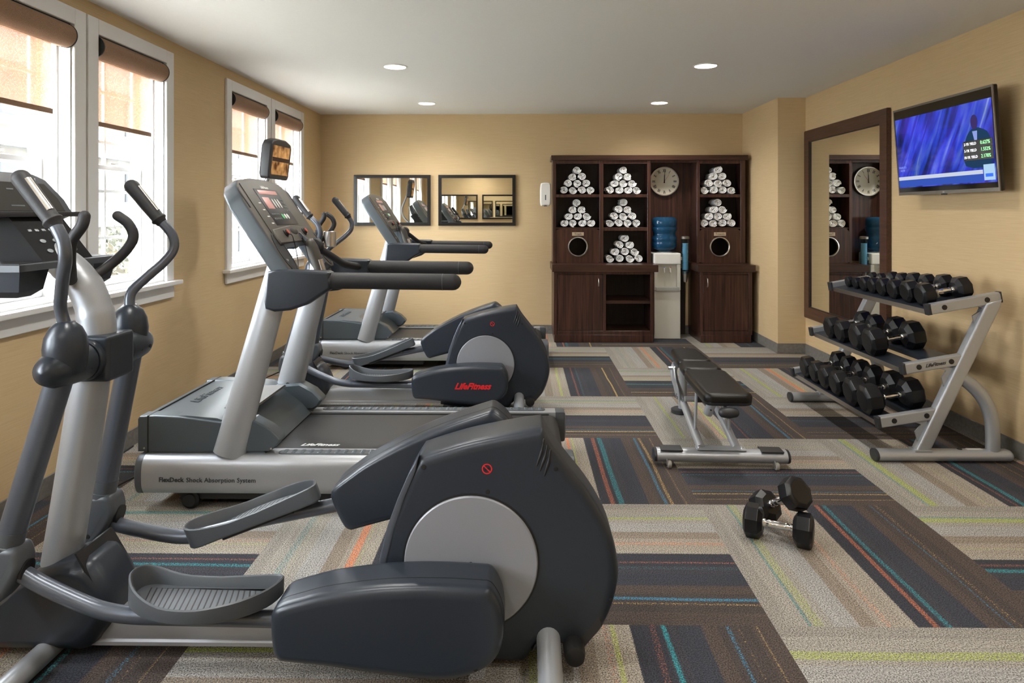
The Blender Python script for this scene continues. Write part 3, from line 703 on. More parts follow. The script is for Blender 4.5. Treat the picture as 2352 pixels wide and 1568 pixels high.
prof = [(0.03, .0), (0.075, .012), (.125, .035), (.140, .055), (.143, .10), (.136, .115), (.143, .13), (.143, .165), (.130, .185), (.130, .225), (.143, .245), (.143, .275), (.135, .290), (.143, .305), (.143, .355), (.135, .385), (.110, .400), (.03, .402)]
o = tag(finish('water_bottle', LA(prof, seg=44), 'bottle', smooth=50), 'large blue translucent water bottle standing upside down on the cooler', 'water bottle'); o.location = (1.665, 8.00, 1.002)
t = thing('cup_dispenser', 'slim clear blue cup dispenser tube hanging right of the water cooler', 'cup dispenser', (1.885, 7.90, .655))
finish('tube', LA([(.034, .10), (.038, .13), (.044, .16), (.046, .5)], seg=24, close=False), 'clear_blue', t); finish('lid', LA([(.0475, .498), (.0475, .522), (.034, .528)], seg=24), 'pewter', t)
finish('collar', LA([(.022, .0), (.026, .05), (.034, .125), (.026, .128)], seg=24), 'steel', t)
bm = bmesh.new()
for k in range(14): lathe(bm, [(.031, .14+k*.022), (.034, .14+k*.022+.021)], seg=20, close=False)
finish('paper_cup', bm, mat('pale_blue_cups', (.30, .47, .58), .5), t)['kind'] = 'stuff'
finish('bracket', B(-.0595, -.034, -.012, .03, .25, .29, .002, 1), 'steel', t)

# ------------------------------------------------------------------ wipe dispenser on the cabinet flank
t = thing('towel_dispenser', 'white wall dispenser fixed beside the left flank of the hutch', 'dispenser', (.276, 8.0, 1.54))
P = [(-.055, 0), (.0, .0), (.058, .012), (.060, .23), (.03, .262), (-.03, .262), (-.056, .24), (-.062, .12)]
finish('housing', S(closed_spline(P, 4), rounded(-.085, .08, .018)), 'white_plastic', t)
finish('nozzle', B(-.018, .018, -.05, -.01, -.012, .004, .003, 1), 'midgrey', t)
finish('window_strip', B(-.006, .006, -.087, -.083, .06, .12, .001, 1), 'midgrey', t)

# ------------------------------------------------------------------ television
t = thing('television', 'flat television showing blue financial news on the right wall, tilted down', 'television', (2.777, 4.565, 1.892))
cp = bpy.data.objects
w, h = .535, .314
tilt = math.atan2(.046, .628)
t.rotation_euler = (0, -tilt, 0)
bm = bmesh.new(); box(bm, .0, .028, -w, w, -h, h, .010, 3); finish('bezel', bm, 'metal_dark', t)
bm = ring_plate(bmesh.new(), [(-w, -h), (w, -h), (w, h), (-w, h)], [(-w+.012, -h+.022), (w-.012, -h+.022), (w-.012, h-.014), (-w+.012, h-.014)], -.004, .002, plane='yz'); finish('rim', bm, 'pewter', t)
def screen_mat():
    m = bpy.data.materials.new('tv_picture'); m.use_nodes = True; n = m.node_tree.nodes; n.clear(); L = m.node_tree.links
    o = n.new('ShaderNodeOutputMaterial'); e = n.new('ShaderNodeEmission'); g = n.new('ShaderNodeBsdfGlossy'); g.inputs['Roughness'].default_value = .05
    tcn = n.new('ShaderNodeTexCoord'); mp = n.new('ShaderNodeMapping'); mp.vector_type = 'TEXTURE'; mp.inputs['Scale'].default_value = (1, .16, 1.3); mp.inputs["Rotation"].default_value = (math.radians(32), 0, 0)
    n1 = n.new('ShaderNodeTexNoise'); n1.inputs['Scale'].default_value = 2.0; n1.inputs['Detail'].default_value = 4; n1.inputs['Distortion'].default_value = .8
    L.new(tcn.outputs['Object'], mp.inputs['Vector']); L.new(mp.outputs['Vector'], n1.inputs['Vector'])
    r = n.new('ShaderNodeValToRGB'); el = r.color_ramp.elements
    st = [(.30, (.003, .004, .03)), (.42, (.008, .014, .12)), (.52, (.012, .04, .42)), (.62, (.05, .10, .40)), (.74, (.22, .30, .45))]
    while len(el) < len(st): el.new(.5)
    for q, (p, c) in zip(el, st): q.position = p; q.color = (*c, 1)
    n2 = n.new('ShaderNodeTexNoise'); n2.inputs['Scale'].default_value = 4.5; n2.inputs['Detail'].default_value = 3; L.new(tcn.outputs['Object'], n2.inputs['Vector'])
    r2 = n.new('ShaderNodeValToRGB'); el = r2.color_ramp.elements; el[0].position = .35; el[0].color = (.008, .014, .03, 1); el[1].position = .65; el[1].color = (.05, .03, .42, 1)
    mx = n.new('ShaderNodeMixRGB'); mx.inputs['Fac'].default_value = .42
    L.new(n1.outputs['Fac'], r.inputs['Fac']); L.new(n2.outputs['Fac'], r2.inputs['Fac']); L.new(r.outputs['Color'], mx.inputs['Color1']); L.new(r2.outputs['Color'], mx.inputs['Color2'])
    L.new(mx.outputs['Color'], e.inputs['Color']); e.inputs['Strength'].default_value = .7
    a = n.new('ShaderNodeMixShader'); a.inputs[0].default_value = .05; L.new(e.outputs[0], a.inputs[1]); L.new(g.outputs[0], a.inputs[2]); L.new(a.outputs[0], o.inputs[0])
    return m
scr = finish('screen', B(-.003, .001, -w+.012, w-.012, -h+.022, h-.014), mat('screen_black', (.006, .006, .007), .08), t, wn_mod=False)
finish('picture', B(-.0045, -.003, -w+.02, w-.02, -h+.055, h-.075), screen_mat(), scr, wn_mod=False)
def em(nm, c, s=1.0): return emis(nm, c, s)
bm = bmesh.new(); box(bm, -.006, -.0045, -.40, .515, -.205, -.180); box(bm, -.006, -.0045, -.40, .515, -.252, -.207, mi=1)
finish('ticker_band', bm, [em('ticker_grey', (.22, .24, .28)), em('ticker_blue', (.015, .035, .17))], scr, wn_mod=False)
finish('corner_badge', B(-.006, -.0045, -.505, -.41, -.245, -.150), em('badge_tint', (.16, .24, .32)), scr, wn_mod=False)
finish('badge_stripe', B(-.007, -.006, -.49, -.425, -.225, -.205), em('badge_blue', (.02, .07, .40)), scr, wn_mod=False)
bm = bmesh.new(); box(bm, -.006, -.0045, -.505, -.235, -.118, .004); finish('rate_box', bm, mat('rate_black', (.004, .004, .004), .3), scr, wn_mod=False)
TVR = Matrix(((0, 0, -1, 0), (-1, 0, 0, 0), (0, 1, 0, 0), (0, 0, 0, 1)))
for k, (a, b) in enumerate((('2-YR YIELD', '0.627%'), ('5-YR YIELD', '1.552%'), ('10-YR YIELD', '2.178%'))):
    z = -.014-k*.041
    text('lettering', a, .0235, em('yield_white', (.75, .78, .8)), scr, None, mat4=Matrix.Translation((-.0065, -.302, z-.002)) @ TVR, extrude=.0002)
    text('lettering', b, .030, em('yield_green', (.25, .85, .30)), scr, None, mat4=Matrix.Translation((-.0065, -.440, z-.002)) @ TVR, extrude=.0002)
text('lettering', 'MARKETS\nNOW', .022, em('caption_blue', (.10, .13, .35)), scr, None, mat4=Matrix.Translation((-.0065, .455, -.125)) @ TVR, extrude=.0002, align='CENTER')
text('maker_mark', 'LG', .016, 'print_white', t, None, mat4=Matrix.Translation((-.0045, 0, -h+.011)) @ TVR, extrude=.0002)
finish('sensor_lip', B(-.006, .004, -.03, .03, -h-.008, -h+.004, .003, 1), 'metal_dark', t)
# anchor's outline: a figure in a dark jacket on the picture
P = [(-.25, -.15), (-.48, -.15), (-.48, .02), (-.41, .07), (-.345, .08), (-.29, .05), (-.255, -.01)]
finish('picture_figure', S(closed_spline(P, 3), [(-.0053, 0), (-.0045, 0)], plane='yz'), em('jacket', (.006, .018, .04)), scr, wn_mod=False)
finish('picture_figure', S([(-.33, .06), (-.375, .06), (-.362, -.06)], [(-.0059, 0), (-.0052, 0)], plane='yz'), em('shirt', (.10, .13, .28)), scr, wn_mod=False)
finish('picture_figure', S(circle(-.352, .115, .032, 20, .045), [(-.0059, 0), (-.0045, 0)], plane='yz'), em('face', (.018, .012, .05)), scr, wn_mod=False)
bm = bmesh.new(); box(bm, .028, .06, -.16, .16, -.16, .16, .004, 1); tube(bm, [(.05, 0, .0), (.15, 0, .0)], .03, seg=16); finish('wall_arm', bm, 'metal_dark', t)
# ================================================================== treadmills
def W3(u, v, Y, o): x, z = W(u, v, Y); return (x-o[0], z-o[2])
def treadmill(label):
    O = (-1.90, 3.28, 0.0)                        # near front foot of the frame
    t = thing('treadmill', label, 'treadmill', O, 0, 'grey treadmills facing the windows')
    def wl(pts, Y): return [W3(u, v, Y, O) for u, v in pts]
    D = 0.905                                      # overall depth of the deck
    # side rails: rounded aluminium extrusions
    for nm, ya, yb in (('near', 0.0, 0.135), ('far', D-0.135, D)):
        zt = 0.268
        P = []
        fy, by = (ya, yb) if nm == 'near' else (yb, ya); s = 1 if nm == 'near' else -1
        P = [(fy+s*.020, .088), (fy+s*.004, .12), (fy, .16), (fy+s*.001, .20), (fy+s*.010, .240), (fy+s*.030, .261), (fy+s*.045, zt), (by, zt), (by, .15), (by-s*.03, .088)]
        P = [P[0]]+spline(P[0:7], 3)[1:]+P[7:]
        r = finish('side_rail', S(P, [(.055, 0), (2.10, 0)], plane='yz'), 'silver_lt', t, smooth=50)
        finish('front_cap', S(inset(P, -.001), [(.012, .022), (.02, .006), (.03, 0), (.056, 0)], plane='yz'), 'midgrey', r)
        finish('rear_cap', S(inset(P, -.001), [(2.10, 0), (2.145, 0), (2.155, .004), (2.16, .02)], plane='yz'), 'midgrey', r)
        cy = (ya+yb)/2+s*.010
        st = finish('foot_strip', S(rrect(.70, 2.04, cy-.030, cy+.030, .028, 6), [(zt-.001, 0), (zt+.004, .001), (zt+.005, .003)], plane='xy'), 'midgrey', r)
        bm = bmesh.new()
        for k in range(31):
            for q in range(3):
                x = .735+k*.0425; y = cy-.018+q*.018
                v0 = [bm.verts.new((x+.0125*math.cos(a*PI/4), y+.0055*math.sin(a*PI/4), zt+.0048)) for a in range(8)]
                v1 = [bm.verts.new((x+.008*math.cos(a*PI/4), y+.0035*math.sin(a*PI/4), zt+.0085)) for a in range(8)]
                for a in range(8): bm.faces.new((v0[a], v0[(a+1) % 8], v1[(a+1) % 8], v1[a]))
                bm.faces.new(v1)
        finish('grip_bumps', bm, 'hood', st, wn_mod=False)
        if nm == 'near':
            text('lettering', 'FlexDeck', .031, 'print_dark', r, (.203, -.0012, .159), extrude=.0012, bold=.0007, align='CENTER', space=1.02)
            text('lettering', 'Shock Absorption System', .0318, 'print_dark', r, (.446, -.0012, .158), extrude=.0012, bold=0, align='CENTER', space=1.02)
    # running belt over the deck and its rear roller
    bm = bmesh.new(); ya, yb = .150, D-.150
    P = [(.60, .256), (2.05, .256)]+[(2.06+.055*math.sin(a), .201+.055*math.cos(a)) for a in [k*PI/8 for k in range(9)]]+[(.60, .146)]
    slab(bm, P, [(ya, .004), (ya+.004, 0), (yb-.004, 0), (yb, .004)]); bl = finish('running_belt', bm, 'belt', t, smooth=50)
    text('lettering', 'LifeFitness', .046, 'print_white', bl, (.86, ya+.072, .2568), rot=(0, 0, 0), shear=.4, extrude=.0002, bold=.0012)
    finish('deck_frame', B(.06, 2.02, .136, D-.136, .075, .145, .004, 1), 'black', t)
    finish('deck_edge', B(.62, 2.06, .1355, .149, .20, .262, .002, 1), 'black', t); finish('deck_edge', B(.62, 2.06, D-.149, D-.1355, .20, .262, .002, 1), 'black', t)
    for y in (.035, D-.085):
        for x in (.275,): finish('front_wheel', LA([(.012, -.004), (.030, -.004), (.034, .004), (.044, .008), (.045, .03), (.040, .046), (.012, .046)], seg=28, axis='y', at=(x, y, .0455)), 'black', t)
    for y in (.10, D-.13):
        finish('rear_foot', LA([(.03, .001), (.032, .02), (.015, .03), (.015, .12)], seg=16, at=(1.95, y, 0)), 'rubber', t)
    for ya_ in (.05, D-.11): finish('lift_frame', B(.22, 1.0, ya_, ya_+.06, .045, .086, .004, 1), 'black', t)
    # motor hood
    y0, y1 = .048, D-.048
    prof = [(.012, .279), (.012, .43), (.030, .447), (.25, .452), (.40, .440), (.48, .410), (.60, .32), (.645, .262), (.60, .24), (.30, .24)]
    bm = bmesh.new(); slab(bm, prof, [(y0+.012, .006), (y0+.014, 0), (y1-.014, 0), (y1-.012, .006)])
    hd = finish('motor_hood', bm, 'hood', t, smooth=30)
    prof = [(.010, .276), (.010, .438), (.020, .451), (.10, .455), (.22, .450), (.34, .436), (.42, .425), (.52, .432), (.58, .437), (.66, .395), (.705, .350), (.712, .335), (.69, .300), (.66, .280)]
    for s, ya in ((1, y0), (-1, y1)):
        bm = bmesh.new(); slab(bm, [(x, z) for x, z in prof], [(ya, .010), (ya+s*.003, .003), (ya+s*.010, 0), (ya+s*.085, 0), (ya+s*.10, .012)])
        h2 = finish('hood_side', bm, 'hood', hd, smooth=32)
        for x in (.045, .672): finish('screw', LA([(.005, 0), (.005, -.002), (.001, -.003)], seg=10, axis='y', at=(x, ya-.000*s, .295)), 'steel', h2)
    bm = bmesh.new(); box(bm, .060, .0665, y0-.0008, y1+.0008, .278, .4545); finish('seam', bm, 'black', hd, wn_mod=False)
    finish('hood_vent', S([(.36, .22), (.52, .20), (.52, .70), (.36, .68), (.30, .45)], [(.438, 0), (.446, .006)], plane='xy'), 'console', hd)
    text('embossed_name', 'LifeFitness', .075, 'hood', hd, (.17, D/2, .453), rot=(0, 0, PI/2), shear=.35, extrude=.0015)
    # uprights
    for ya, f in ((.060, 'near'), (D-.075, 'far')):
        zb = .262 if f == 'near' else .36
        pts = [(.465+(zb-.277)*.26, ya, zb), (.690, ya+(.02 if f == 'near' else -.02), 1.12), (.690, ya+(.045 if f == 'near' else -.045), 1.22)]
        up = finish('upright', T(pts, [.080, .066, .048], seg=28, ell=(1.0, .62)), 'silver', t, smooth=50)
        finish('plug', LA([(.013, .004), (.013, -.002), (.004, -.004)], seg=16, axis='y', at=(pts[0][0]+.015, ya-.0485, zb+.065)), 'black', up) if f == 'far' else None
    # hand rails with their brackets
    for f, yc in (('near', .045), ('far', D-.010)):
        s = 1
        br = [(.665, 1.165), (.72, 1.175), (.96, 1.168), (.975, 1.160), (.975, 1.080), (.93, 1.052), (.86, 1.005), (.78, .978), (.70, .970), (.655, .985), (.650, 1.02)]
        b = finish('rail_bracket', S(br, [(yc-.040, .016), (yc-.036, .006), (yc-.026, 0), (yc+.026, 0), (yc+.036, .006), (yc+.040, .016)]), 'dark', t, smooth=45)
        r = finish('hand_rail', T([(.96, yc, 1.120), (1.30, yc, 1.116), (1.565, yc, 1.113)], .040, seg=28, cap='round'), 'foam', t, smooth=50)
        finish('end_ring', LA([(.0405, -.0015), (.0412, 0), (.0405, .0015)], seg=28, axis='x', at=(1.515, yc, 1.1135), close=False), 'midgrey', r)
        finish('collar', LA([(.041, -.006), (.0425, 0), (.041, .004)], seg=28, axis='x', at=(.975, yc, 1.120)), 'black', r)
    # console: tilted display plate with two side legs
    ya, yb = .050, D-.095; ym = (ya+yb)/2; hw = (yb-ya)/2
    LEN = .60                                    # along the slope
    ang = math.atan2(.52, -.345)                # slope direction going up and away from the runner
    base = Vector((.785, 0, 1.138))
    ax = Vector((math.cos(ang), 0, math.sin(ang)))            # up the face
    nrm = Vector((math.sin(ang), 0, -math.cos(ang)))          # out of the face, towards the runner
    def put(bm):
        # local (a across = y, b along face, c out of face) -> thing space
        for v in bm.verts:
            a, b_, c = v.co
            v.co = base+ax*b_*1.13+nrm*c+Vector((0, ym+a, 0))
        return bm
    M4 = Matrix(((0, ax.x, nrm.x, base.x), (1, 0, 0, base.y+ym), (0, ax.z, nrm.z, base.z), (0, 0, 0, 1)))
    out = [(-hw, .03), (-hw+.04, .0), (-hw+.100, .0), (-hw+.145, .03), (-hw+.165, .195), (hw-.165, .195), (hw-.145, .03), (hw-.100, .0), (hw-.04, .0), (hw, .03), (hw, .40), (hw-.03, .475), (hw-.09, .512), (.10, .532), (-.10, .532), (-hw+.09, .512), (-hw+.03, .475), (-hw, .40)]
    # layers: thick body behind, face in front
    bm = bmesh.new(); slab(bm, out, [(-.085, .010), (-.078, .002), (-.070, 0), (-.012, 0), (-.003, .003), (.0, .010)], plane='xy', mi=0)
    for f in bm.faces:
        if f.calc_center_median().z > -.006: f.material_index = 1
    cs = finish('console', put(bm), ['hood', 'console'], t, smooth=35)
    def plate(name, pts, c0, c1, m, par=None, ins=.0008, ks=1.27):
        if name in ('key_panel', 'display', 'key', 'label_mark', 'pocket'): pts = [(a*ks, b*1.03+(.045 if name == 'pocket' else .028)) for a, b in pts]
        
        return finish(name, put(S(pts, [(c0, 0), (c1-.0005, 0), (c1, ins)], plane='xy')), m, par or cs, wn_mod=False)
    plate('centre_panel', [(-hw+.075, .195), (hw-.075, .195), (hw-.080, .49), (.10, .515), (-.10, .515), (-hw+.080, .49)], 0, .004, 'console', ins=.003)
    kp = plate('key_panel', rrect(-.135, .135, .225, .425, .006), .004, .0055, 'darker')
    plate('display', rrect(-.105, .105, .395, .417, .002), .0055, .0065, 'lcd_pink', kp); plate('display', rrect(-.105, -.030, .315, .378, .002), .0055, .0065, 'lcd_pink', kp)
    for k in range(3): plate('key', circle(-.005+k*.032, .345, .007, 16, .026), .0055, .0075, 'print_white', kp)
    for k, m in enumerate(('green_btn', 'print_white', 'print_white')): plate('key', circle(.0+k*.030, .272, .0105, 18, .014), .0055, .0075, m, kp)
    for r_ in range(4): 
        for q in range(2):
            plate('key', rrect(.092+q*.018, .104+q*.018, .300+r_*.021, .308+r_*.021, .002, 2), .0055, .0068, 'hood', kp)
    for r_ in range(2):
        for q in range(5): plate('key', rrect(-.115+q*.018, -.103+q*.018, .255+r_*.024, .265+r_*.024, .002, 2), .0055, .0068, 'hood', kp)
    for r_ in range(4): plate('label_mark', rrect(-.175, -.150, .235+r_*.036, .241+r_*.036, .001, 2), .004, .0046, 'print_white', cs)
    text('lettering', 'LifeFitness', .026, 'print_white', cs, None, mat4=M4 @ Matrix.Translation((0, .537, .0045)), shear=.35, extrude=.0004, bold=.0006)
    # lower lip with stop buttons and dark pocket
    P = [(-hw+.085, .160), (hw-.085, .160), (hw-.075, .190), (hw-.10, .240), (0, .256), (-hw+.10, .240), (-hw+.075, .190)]
    lip = finish('lower_lip', put(S(P, [(-.05, .004), (-.045, 0), (.006, 0), (.012, .006)], plane='xy')), 'console', cs, smooth=35)
    plate('pocket', circle(.0, .172, .042, 24, .020), .012, .0135, 'black', lip)
    for a in (-.150, .150):
        b1 = finish('stop_button', put(LA([(.020, .010), (.020, .016), (.015, .019), (.013, .026), (.001, .028)], seg=20, at=(a, .212, 0))), 'black', lip)
        finish('button_cap', put(LA([(.012, .0265), (.012, .030), (.001, .031)], seg=18, at=(a, .212, 0))), 'red_btn', b1)
    for a in (-.150, 0.0):
        pts = []
        st = M4 @ Vector((a, .225, .026)); en = Vector((st.x+.03+.02*(a == 0), st.y+.02, 1.02)); mid = (st+en)/2+Vector((.028, .0, .0))
        finish('cable', T(spline([tuple(st), tuple(st+Vector((.02, 0, -.02))), tuple(mid), tuple(en)], 6), .0022, seg=6), 'black', lip, wn_mod=False)
    # cup wells in the side legs and an opening handle slot at the top
    for sgn in (-1, 1):
        bm = put(ring_plate(bmesh.new(), circle(sgn*(hw-.075), .118, .062, 32, .105), circle(sgn*(hw-.075), .118, .055, 32, .096), -.001, .003, plane='xy')); cw = finish('cup_well', bm, 'dark', cs)
        finish('well_floor', put(S(circle(sgn*(hw-.075), .118, .055, 32, .096), [(-.001, 0), (.0012, 0)], plane='xy')), 'foam', cw, wn_mod=False)
        plate('handle_slot', [(sgn*(hw-.014), .36), (sgn*(hw-.014), .455), (sgn*(hw-.036), .470), (sgn*(hw-.030), .44), (sgn*(hw-.030), .36)], 0.0, .002, 'black', cs)
    # single centre grip with contact pad, knob and the lever running to the far rail bracket
    yg = ym+.02; yp = ym+.055
    g = finish('grip_post', T([(.790, yp, 1.08), (.775, yp, 1.16), (.740, yp, 1.255), (.728, yp, 1.28)], [.026, .030, .034, .030], seg=20, cap='round'), 'console', t, smooth=50)
    finish('contact_pad', T([(.810, yp-.008, 1.105), (.785, yp-.010, 1.195)], [.016, .018], seg=14), 'steel', g)
    finish('lever_knob', LA([(.014, -.034), (.040, -.026), (.047, 0), (.040, .026), (.014, .034)], seg=26, axis='y', at=(.745, yg+.075, 1.265)), 'foam', t, smooth=50)
    finish('lever', T(spline([(.745, yg+.075, 1.265), (.80, yg+.14, 1.215), (.86, yg+.24, 1.155), (.905, D-.045, 1.125), (.935, D-.03, 1.12)], 5), .021, seg=16, cap='round'), 'foam', t, smooth=50)
    finish('grip_strut', T([(.735, yp, 1.27), (.66, yp, 1.33)], .018, seg=12), 'dark', g)
    return t
tm = treadmill('large grey treadmill in the middle, its belt and lettered side rail in full view')
t2 = copy_tree(tm); t2.location = (-1.912, 6.27, 0); t2['label'] = 'treadmill closest to the back wall, its console in front of the framed mirrors'

# ================================================================== ellipticals
def elliptical(label, dn=0.0, hs_=(0, 0)):
    YC = 2.27; OX = -0.16
    O = (OX, YC, 0)
    t = thing('elliptical_trainer', label, 'elliptical trainer', O, 0, 'dark grey elliptical trainers')
    def wl(pts, Y): return [W3(u, v, Y, O) for u, v in pts]
    # ---- base rail
    P = [(-.062, .040), (-.062, .052), (-.055, .058), (-.060, .075), (-.060, .125), (-.050, .142), (-.03, .148), (.03, .148), (.050, .142), (.060, .125), (.060, .075), (.055, .058), (.062, .052), (.062, .040)]
    finish('base_rail', S(P, [(-1.28, 0), (.12, 0)], plane='yz'), 'silver_lt', t, smooth=40)
    # ---- front housing
    fp = wl([(-120, 1487), (-120, 1470), (-70, 1420), (10, 1376), (60, 1325), (110, 1300), (163, 1281), (195, 1282), (220, 1292), (248, 1332), (264, 1374), (262, 1420), (240, 1455), (205, 1490), (150, 1492)], 2.2)
    fh = finish('front_housing', S(closed_spline(fp, 3), [(-.105, .05), (-.10, .035), (-.08, .012), (-.05, 0), (.05, 0), (.08, .012), (.10, .035), (.105, .05)], sc=True), 'dark', t, smooth=60)
    finish('housing_seam', S(wl([(162, 1279), (167, 1279), (206, 1345), (222, 1378), (216, 1378), (200, 1348)], 2.16), [(-.092, 0), (.10, 0)]), 'black', fh, wn_mod=False)
    finish('screw_hole', LA([(.012, -.001), (.011, -.003)], seg=14, axis='y', at=(W3(32, 1388, 2.17, O)[0], -.098, W3(32, 1388, 2.17, O)[1])), 'black', fh)
    # ---- stabilisers
    bx = -1.375
    fs = finish('front_stabiliser', T([(bx, -.34, .037), (bx, .34, .037)], .034, seg=24), 'silver', t)
    for y in (-.35, .35): finish('foot_cap', LA([(.030, -.018), (.036, -.014), (.036, .014), (.030, .018)], seg=24, axis='y', at=(bx, y, .0375)), 'rubber', fs)
    rx = .245
    rs = finish('rear_stabiliser', T(spline([(rx-.005, 0, .105), (rx, -.10, .095), (rx, -.30, .045), (rx, -.34, .040)], 4), .038, seg=22), 'silver', t)
    rs2 = finish('rear_stabiliser', T(spline([(rx-.005, 0, .105), (rx, .10, .095), (rx, .30, .045), (rx, .34, .040)], 4), .038, seg=22), 'silver', t)
    for y, q in ((-.35, rs), (.35, rs2)): finish('foot_cap', LA([(.030, -.02), (.0385, -.014), (.0385, .014), (.030, .02)], seg=24, axis='y', at=(rx, y, .0395)), 'rubber', q)
    finish('transport_wheel', LA([(.012, -.13), (.030, -.125), (.034, -.105), (.034, .105), (.030, .125), (.012, .13)], seg=26, axis='y', at=(.325, -.03, .075)), 'black', t)
    finish('wheel_guard', T(spline([(.17, 0, .12), (.24, 0, .135), (.31, 0, .110)], 4), .052, seg=18), 'midgrey', t)
    # ---- drive shroud
    sp = [(1246, 981), (1217, 984), (1152, 995), (1080, 1010), (1010, 1030), (965, 1045), (941, 1084), (917, 1139), (893, 1202), (876, 1273), (862, 1345), (850, 1420), (846, 1494), (980, 1506), (1124, 1511), (1191, 1513), (1212, 1502), (1226, 1480), (1246, 1467), (1275, 1466), (1304, 1476), (1337, 1490), (1360, 1464), (1384, 1435), (1404, 1391), (1417, 1344), (1420, 1297), (1408, 1234), (1384, 1179), (1349, 1123), (1305, 1068), (1270, 1022)]
    sp = wl(sp, 2.20)
    def seg_spline(P, corners, n=4):
        out = []; idx = sorted(corners)
        for a, b in zip(idx, idx[1:]+[idx[0]+len(P)]):
            q = [P[i % len(P)] for i in range(a, b+1)]
            out += spline(q, n)[:-1]
        return out
    sp = seg_spline(sp, [0, 5, 12, 21], 4)
    body = finish('drive_shroud', S(sp, [(-.098, .040), (-.0965, .024), (-.091, .011), (-.081, .004), (-.065, 0), (.065, 0), (.081, .004), (.091, .011), (.0965, .024), (.098, .040)], sc=True), 'dark', t, smooth=70)
    # front edge chamfer in a lighter colour, painting in the window light
    ep = wl([(962, 1046), (938, 1088), (914, 1143), (891, 1205), (874, 1275), (866, 1332), (880, 1330), (890, 1280), (907, 1212), (930, 1140), (955, 1080)], 2.18)
    finish('lit_edge_strip', S(ep, [(-.1000, .004), (-.097, 0), (-.06, 0)]), 'arm_paint', body)
    cx, cz = W3(1081.5, 1293.5, 2.165, O)
    disc = finish('crank_disc', LA([(.208, -.090), (.213, -.098), (.2125, -.1035), (.209, -.107), (.001, -.107)], seg=72, axis='y', at=(cx, 0, cz)), 'grey_disc', t)
    finish('crank_disc', LA([(.208, .090), (.213, .098), (.2125, .1035), (.209, .107), (.001, .107)], seg=72, axis='y', at=(cx, 0, cz)), 'grey_disc', t)
    finish('disc_gap', LA([(.219, -.090), (.219, -.0992), (.2125, -.0992)], seg=72, axis='y', at=(cx, 0, cz), close=False), 'black', body)
    finish('hub_hole', LA([(.006, -.1072), (.0055, -.1078)], seg=16, axis='y', at=(cx, 0, cz)), 'black', disc)
    for u, v, r in ((973, 1072, .0085), (1276, 1076, .007), (1120, 1128, .0075), (1402, 1376, .005)):
        x, z = W3(u, v, 2.175, O); finish('screw_hole', LA([(r, -.080), (r, -.0985), (r*.8, -.0992)], seg=16, axis='y', at=(x, 0, z)), 'black', body)
    x, z = W3(1118.5, 1077, 2.17, O)
    bm = bmesh.new(); ring_plate(bm, circle(x, z, .0165, 32), circle(x, z, .0130, 32), -.0988, -.0972); slab(bm, rotp([(x-.0135, z-.0016), (x+.0135, z-.0016), (x+.0135, z+.0016), (x-.0135, z+.0016)], -PI/4, (x, z)), [(-.0992, 0), (-.0975, 0)])
    wr = finish('warning_sign', bm, 'red', body, wn_mod=False)
    bm = bmesh.new(); slab(bm, [(x-.008, z-.003), (x-.003, z+.002), (x+.004, z+.005), (x+.009, z+.001), (x+.005, z-.002), (x, z-.001), (x-.004, z-.006)], [(-.0986, 0), (-.0976, 0)]); finish('hand_symbol', bm, 'black', wr, wn_mod=False)
    for k, (a, b) in enumerate((((1249, 1005), (1233, 1064)), ((1257, 1018), (1240, 1076)), ((1264, 1030), (1250, 1087)))):
        xa, za = W3(a[0], a[1], 2.19, O); xb, zb = W3(b[0], b[1], 2.19, O)
        finish('vent_slot', T([(xa, -.0925, za), ((xa+xb)/2+.004, -.094, (za+zb)/2), (xb, -.095, zb)], [.003, .0068, .004], seg=10, cap='round'), 'black', body)
    rc = wl([(1222, 1494), (1236, 1462), (1262, 1436), (1300, 1420), (1340, 1414), (1378, 1412), (1384, 1432), (1337, 1490), (1304, 1478), (1262, 1468), (1240, 1476)], 2.18)
    finish('rear_fender', S(rc, [(-.0975, .004), (-.094, 0), (-.05, 0)]), 'darker', body)
    # ---- link covers, one per side; local outline measured from its front tip
    cp = [(632, 1396), (646, 1377), (700, 1360), (757, 1346), (856, 1333), (943, 1328), (1033, 1329), (1118, 1334), (1132, 1342), (1151, 1376), (1158, 1415), (1156, 1458), (1140, 1494), (1108, 1521), (1053, 1539), (994, 1542), (876, 1528), (757, 1510), (651, 1499), (638, 1484), (632, 1439)]
    cpw = wl(cp, 2.04); c0 = W3(636, 1436, 2.04, O)
    cpl = [(a-c0[0], b-c0[1]) for a, b in cpw]
    cpl = seg_spline(cpl, [0, 7, 18], 3)
    lay = [(-.087, .036), (-.0855, .020), (-.080, .008), (-.070, .002), (-.055, 0), (.055, 0), (.070, .002), (.080, .008), (.0855, .020), (.087, .036)]
    def cover(yc, ang, tip, brand, yn=-1):
        P = [(tip[0]+a*math.cos(ang)-b*math.sin(ang), tip[1]+a*math.sin(ang)+b*math.cos(ang)) for a, b in cpl]
        c = finish('link_cover', S(P, [(yc+d, i) for d, i in lay], sc=True), 'dark', t, smooth=65)
        seamP = inset(P, .0005)
        finish('seam', S(sinset(P, -.0008), [(yc-.031, 0), (yc-.0285, 0)]), 'black', c, wn_mod=False)
        q = Vector((tip[0], tip[1])); ca, sa = math.cos(ang), math.sin(ang)
        for a, b in ((.012, .045), (.012, -.035), (.625, .03), (.60, -.095)):
            xx, zz = tip[0]+a*ca-b*sa, tip[1]+a*sa+b*ca
            finish('screw_hole', LA([(.0075, -.082+.012*(a < .1 or a > .6)), (.006, -.084+.012*(a < .1 or a > .6))], seg=12, axis='y', at=(xx, yc, zz)), 'black', c)
        return c
    cn = cover(-.195, -.0+dn*.2, (c0[0]+dn, c0[1]), True)
    if dn: pass
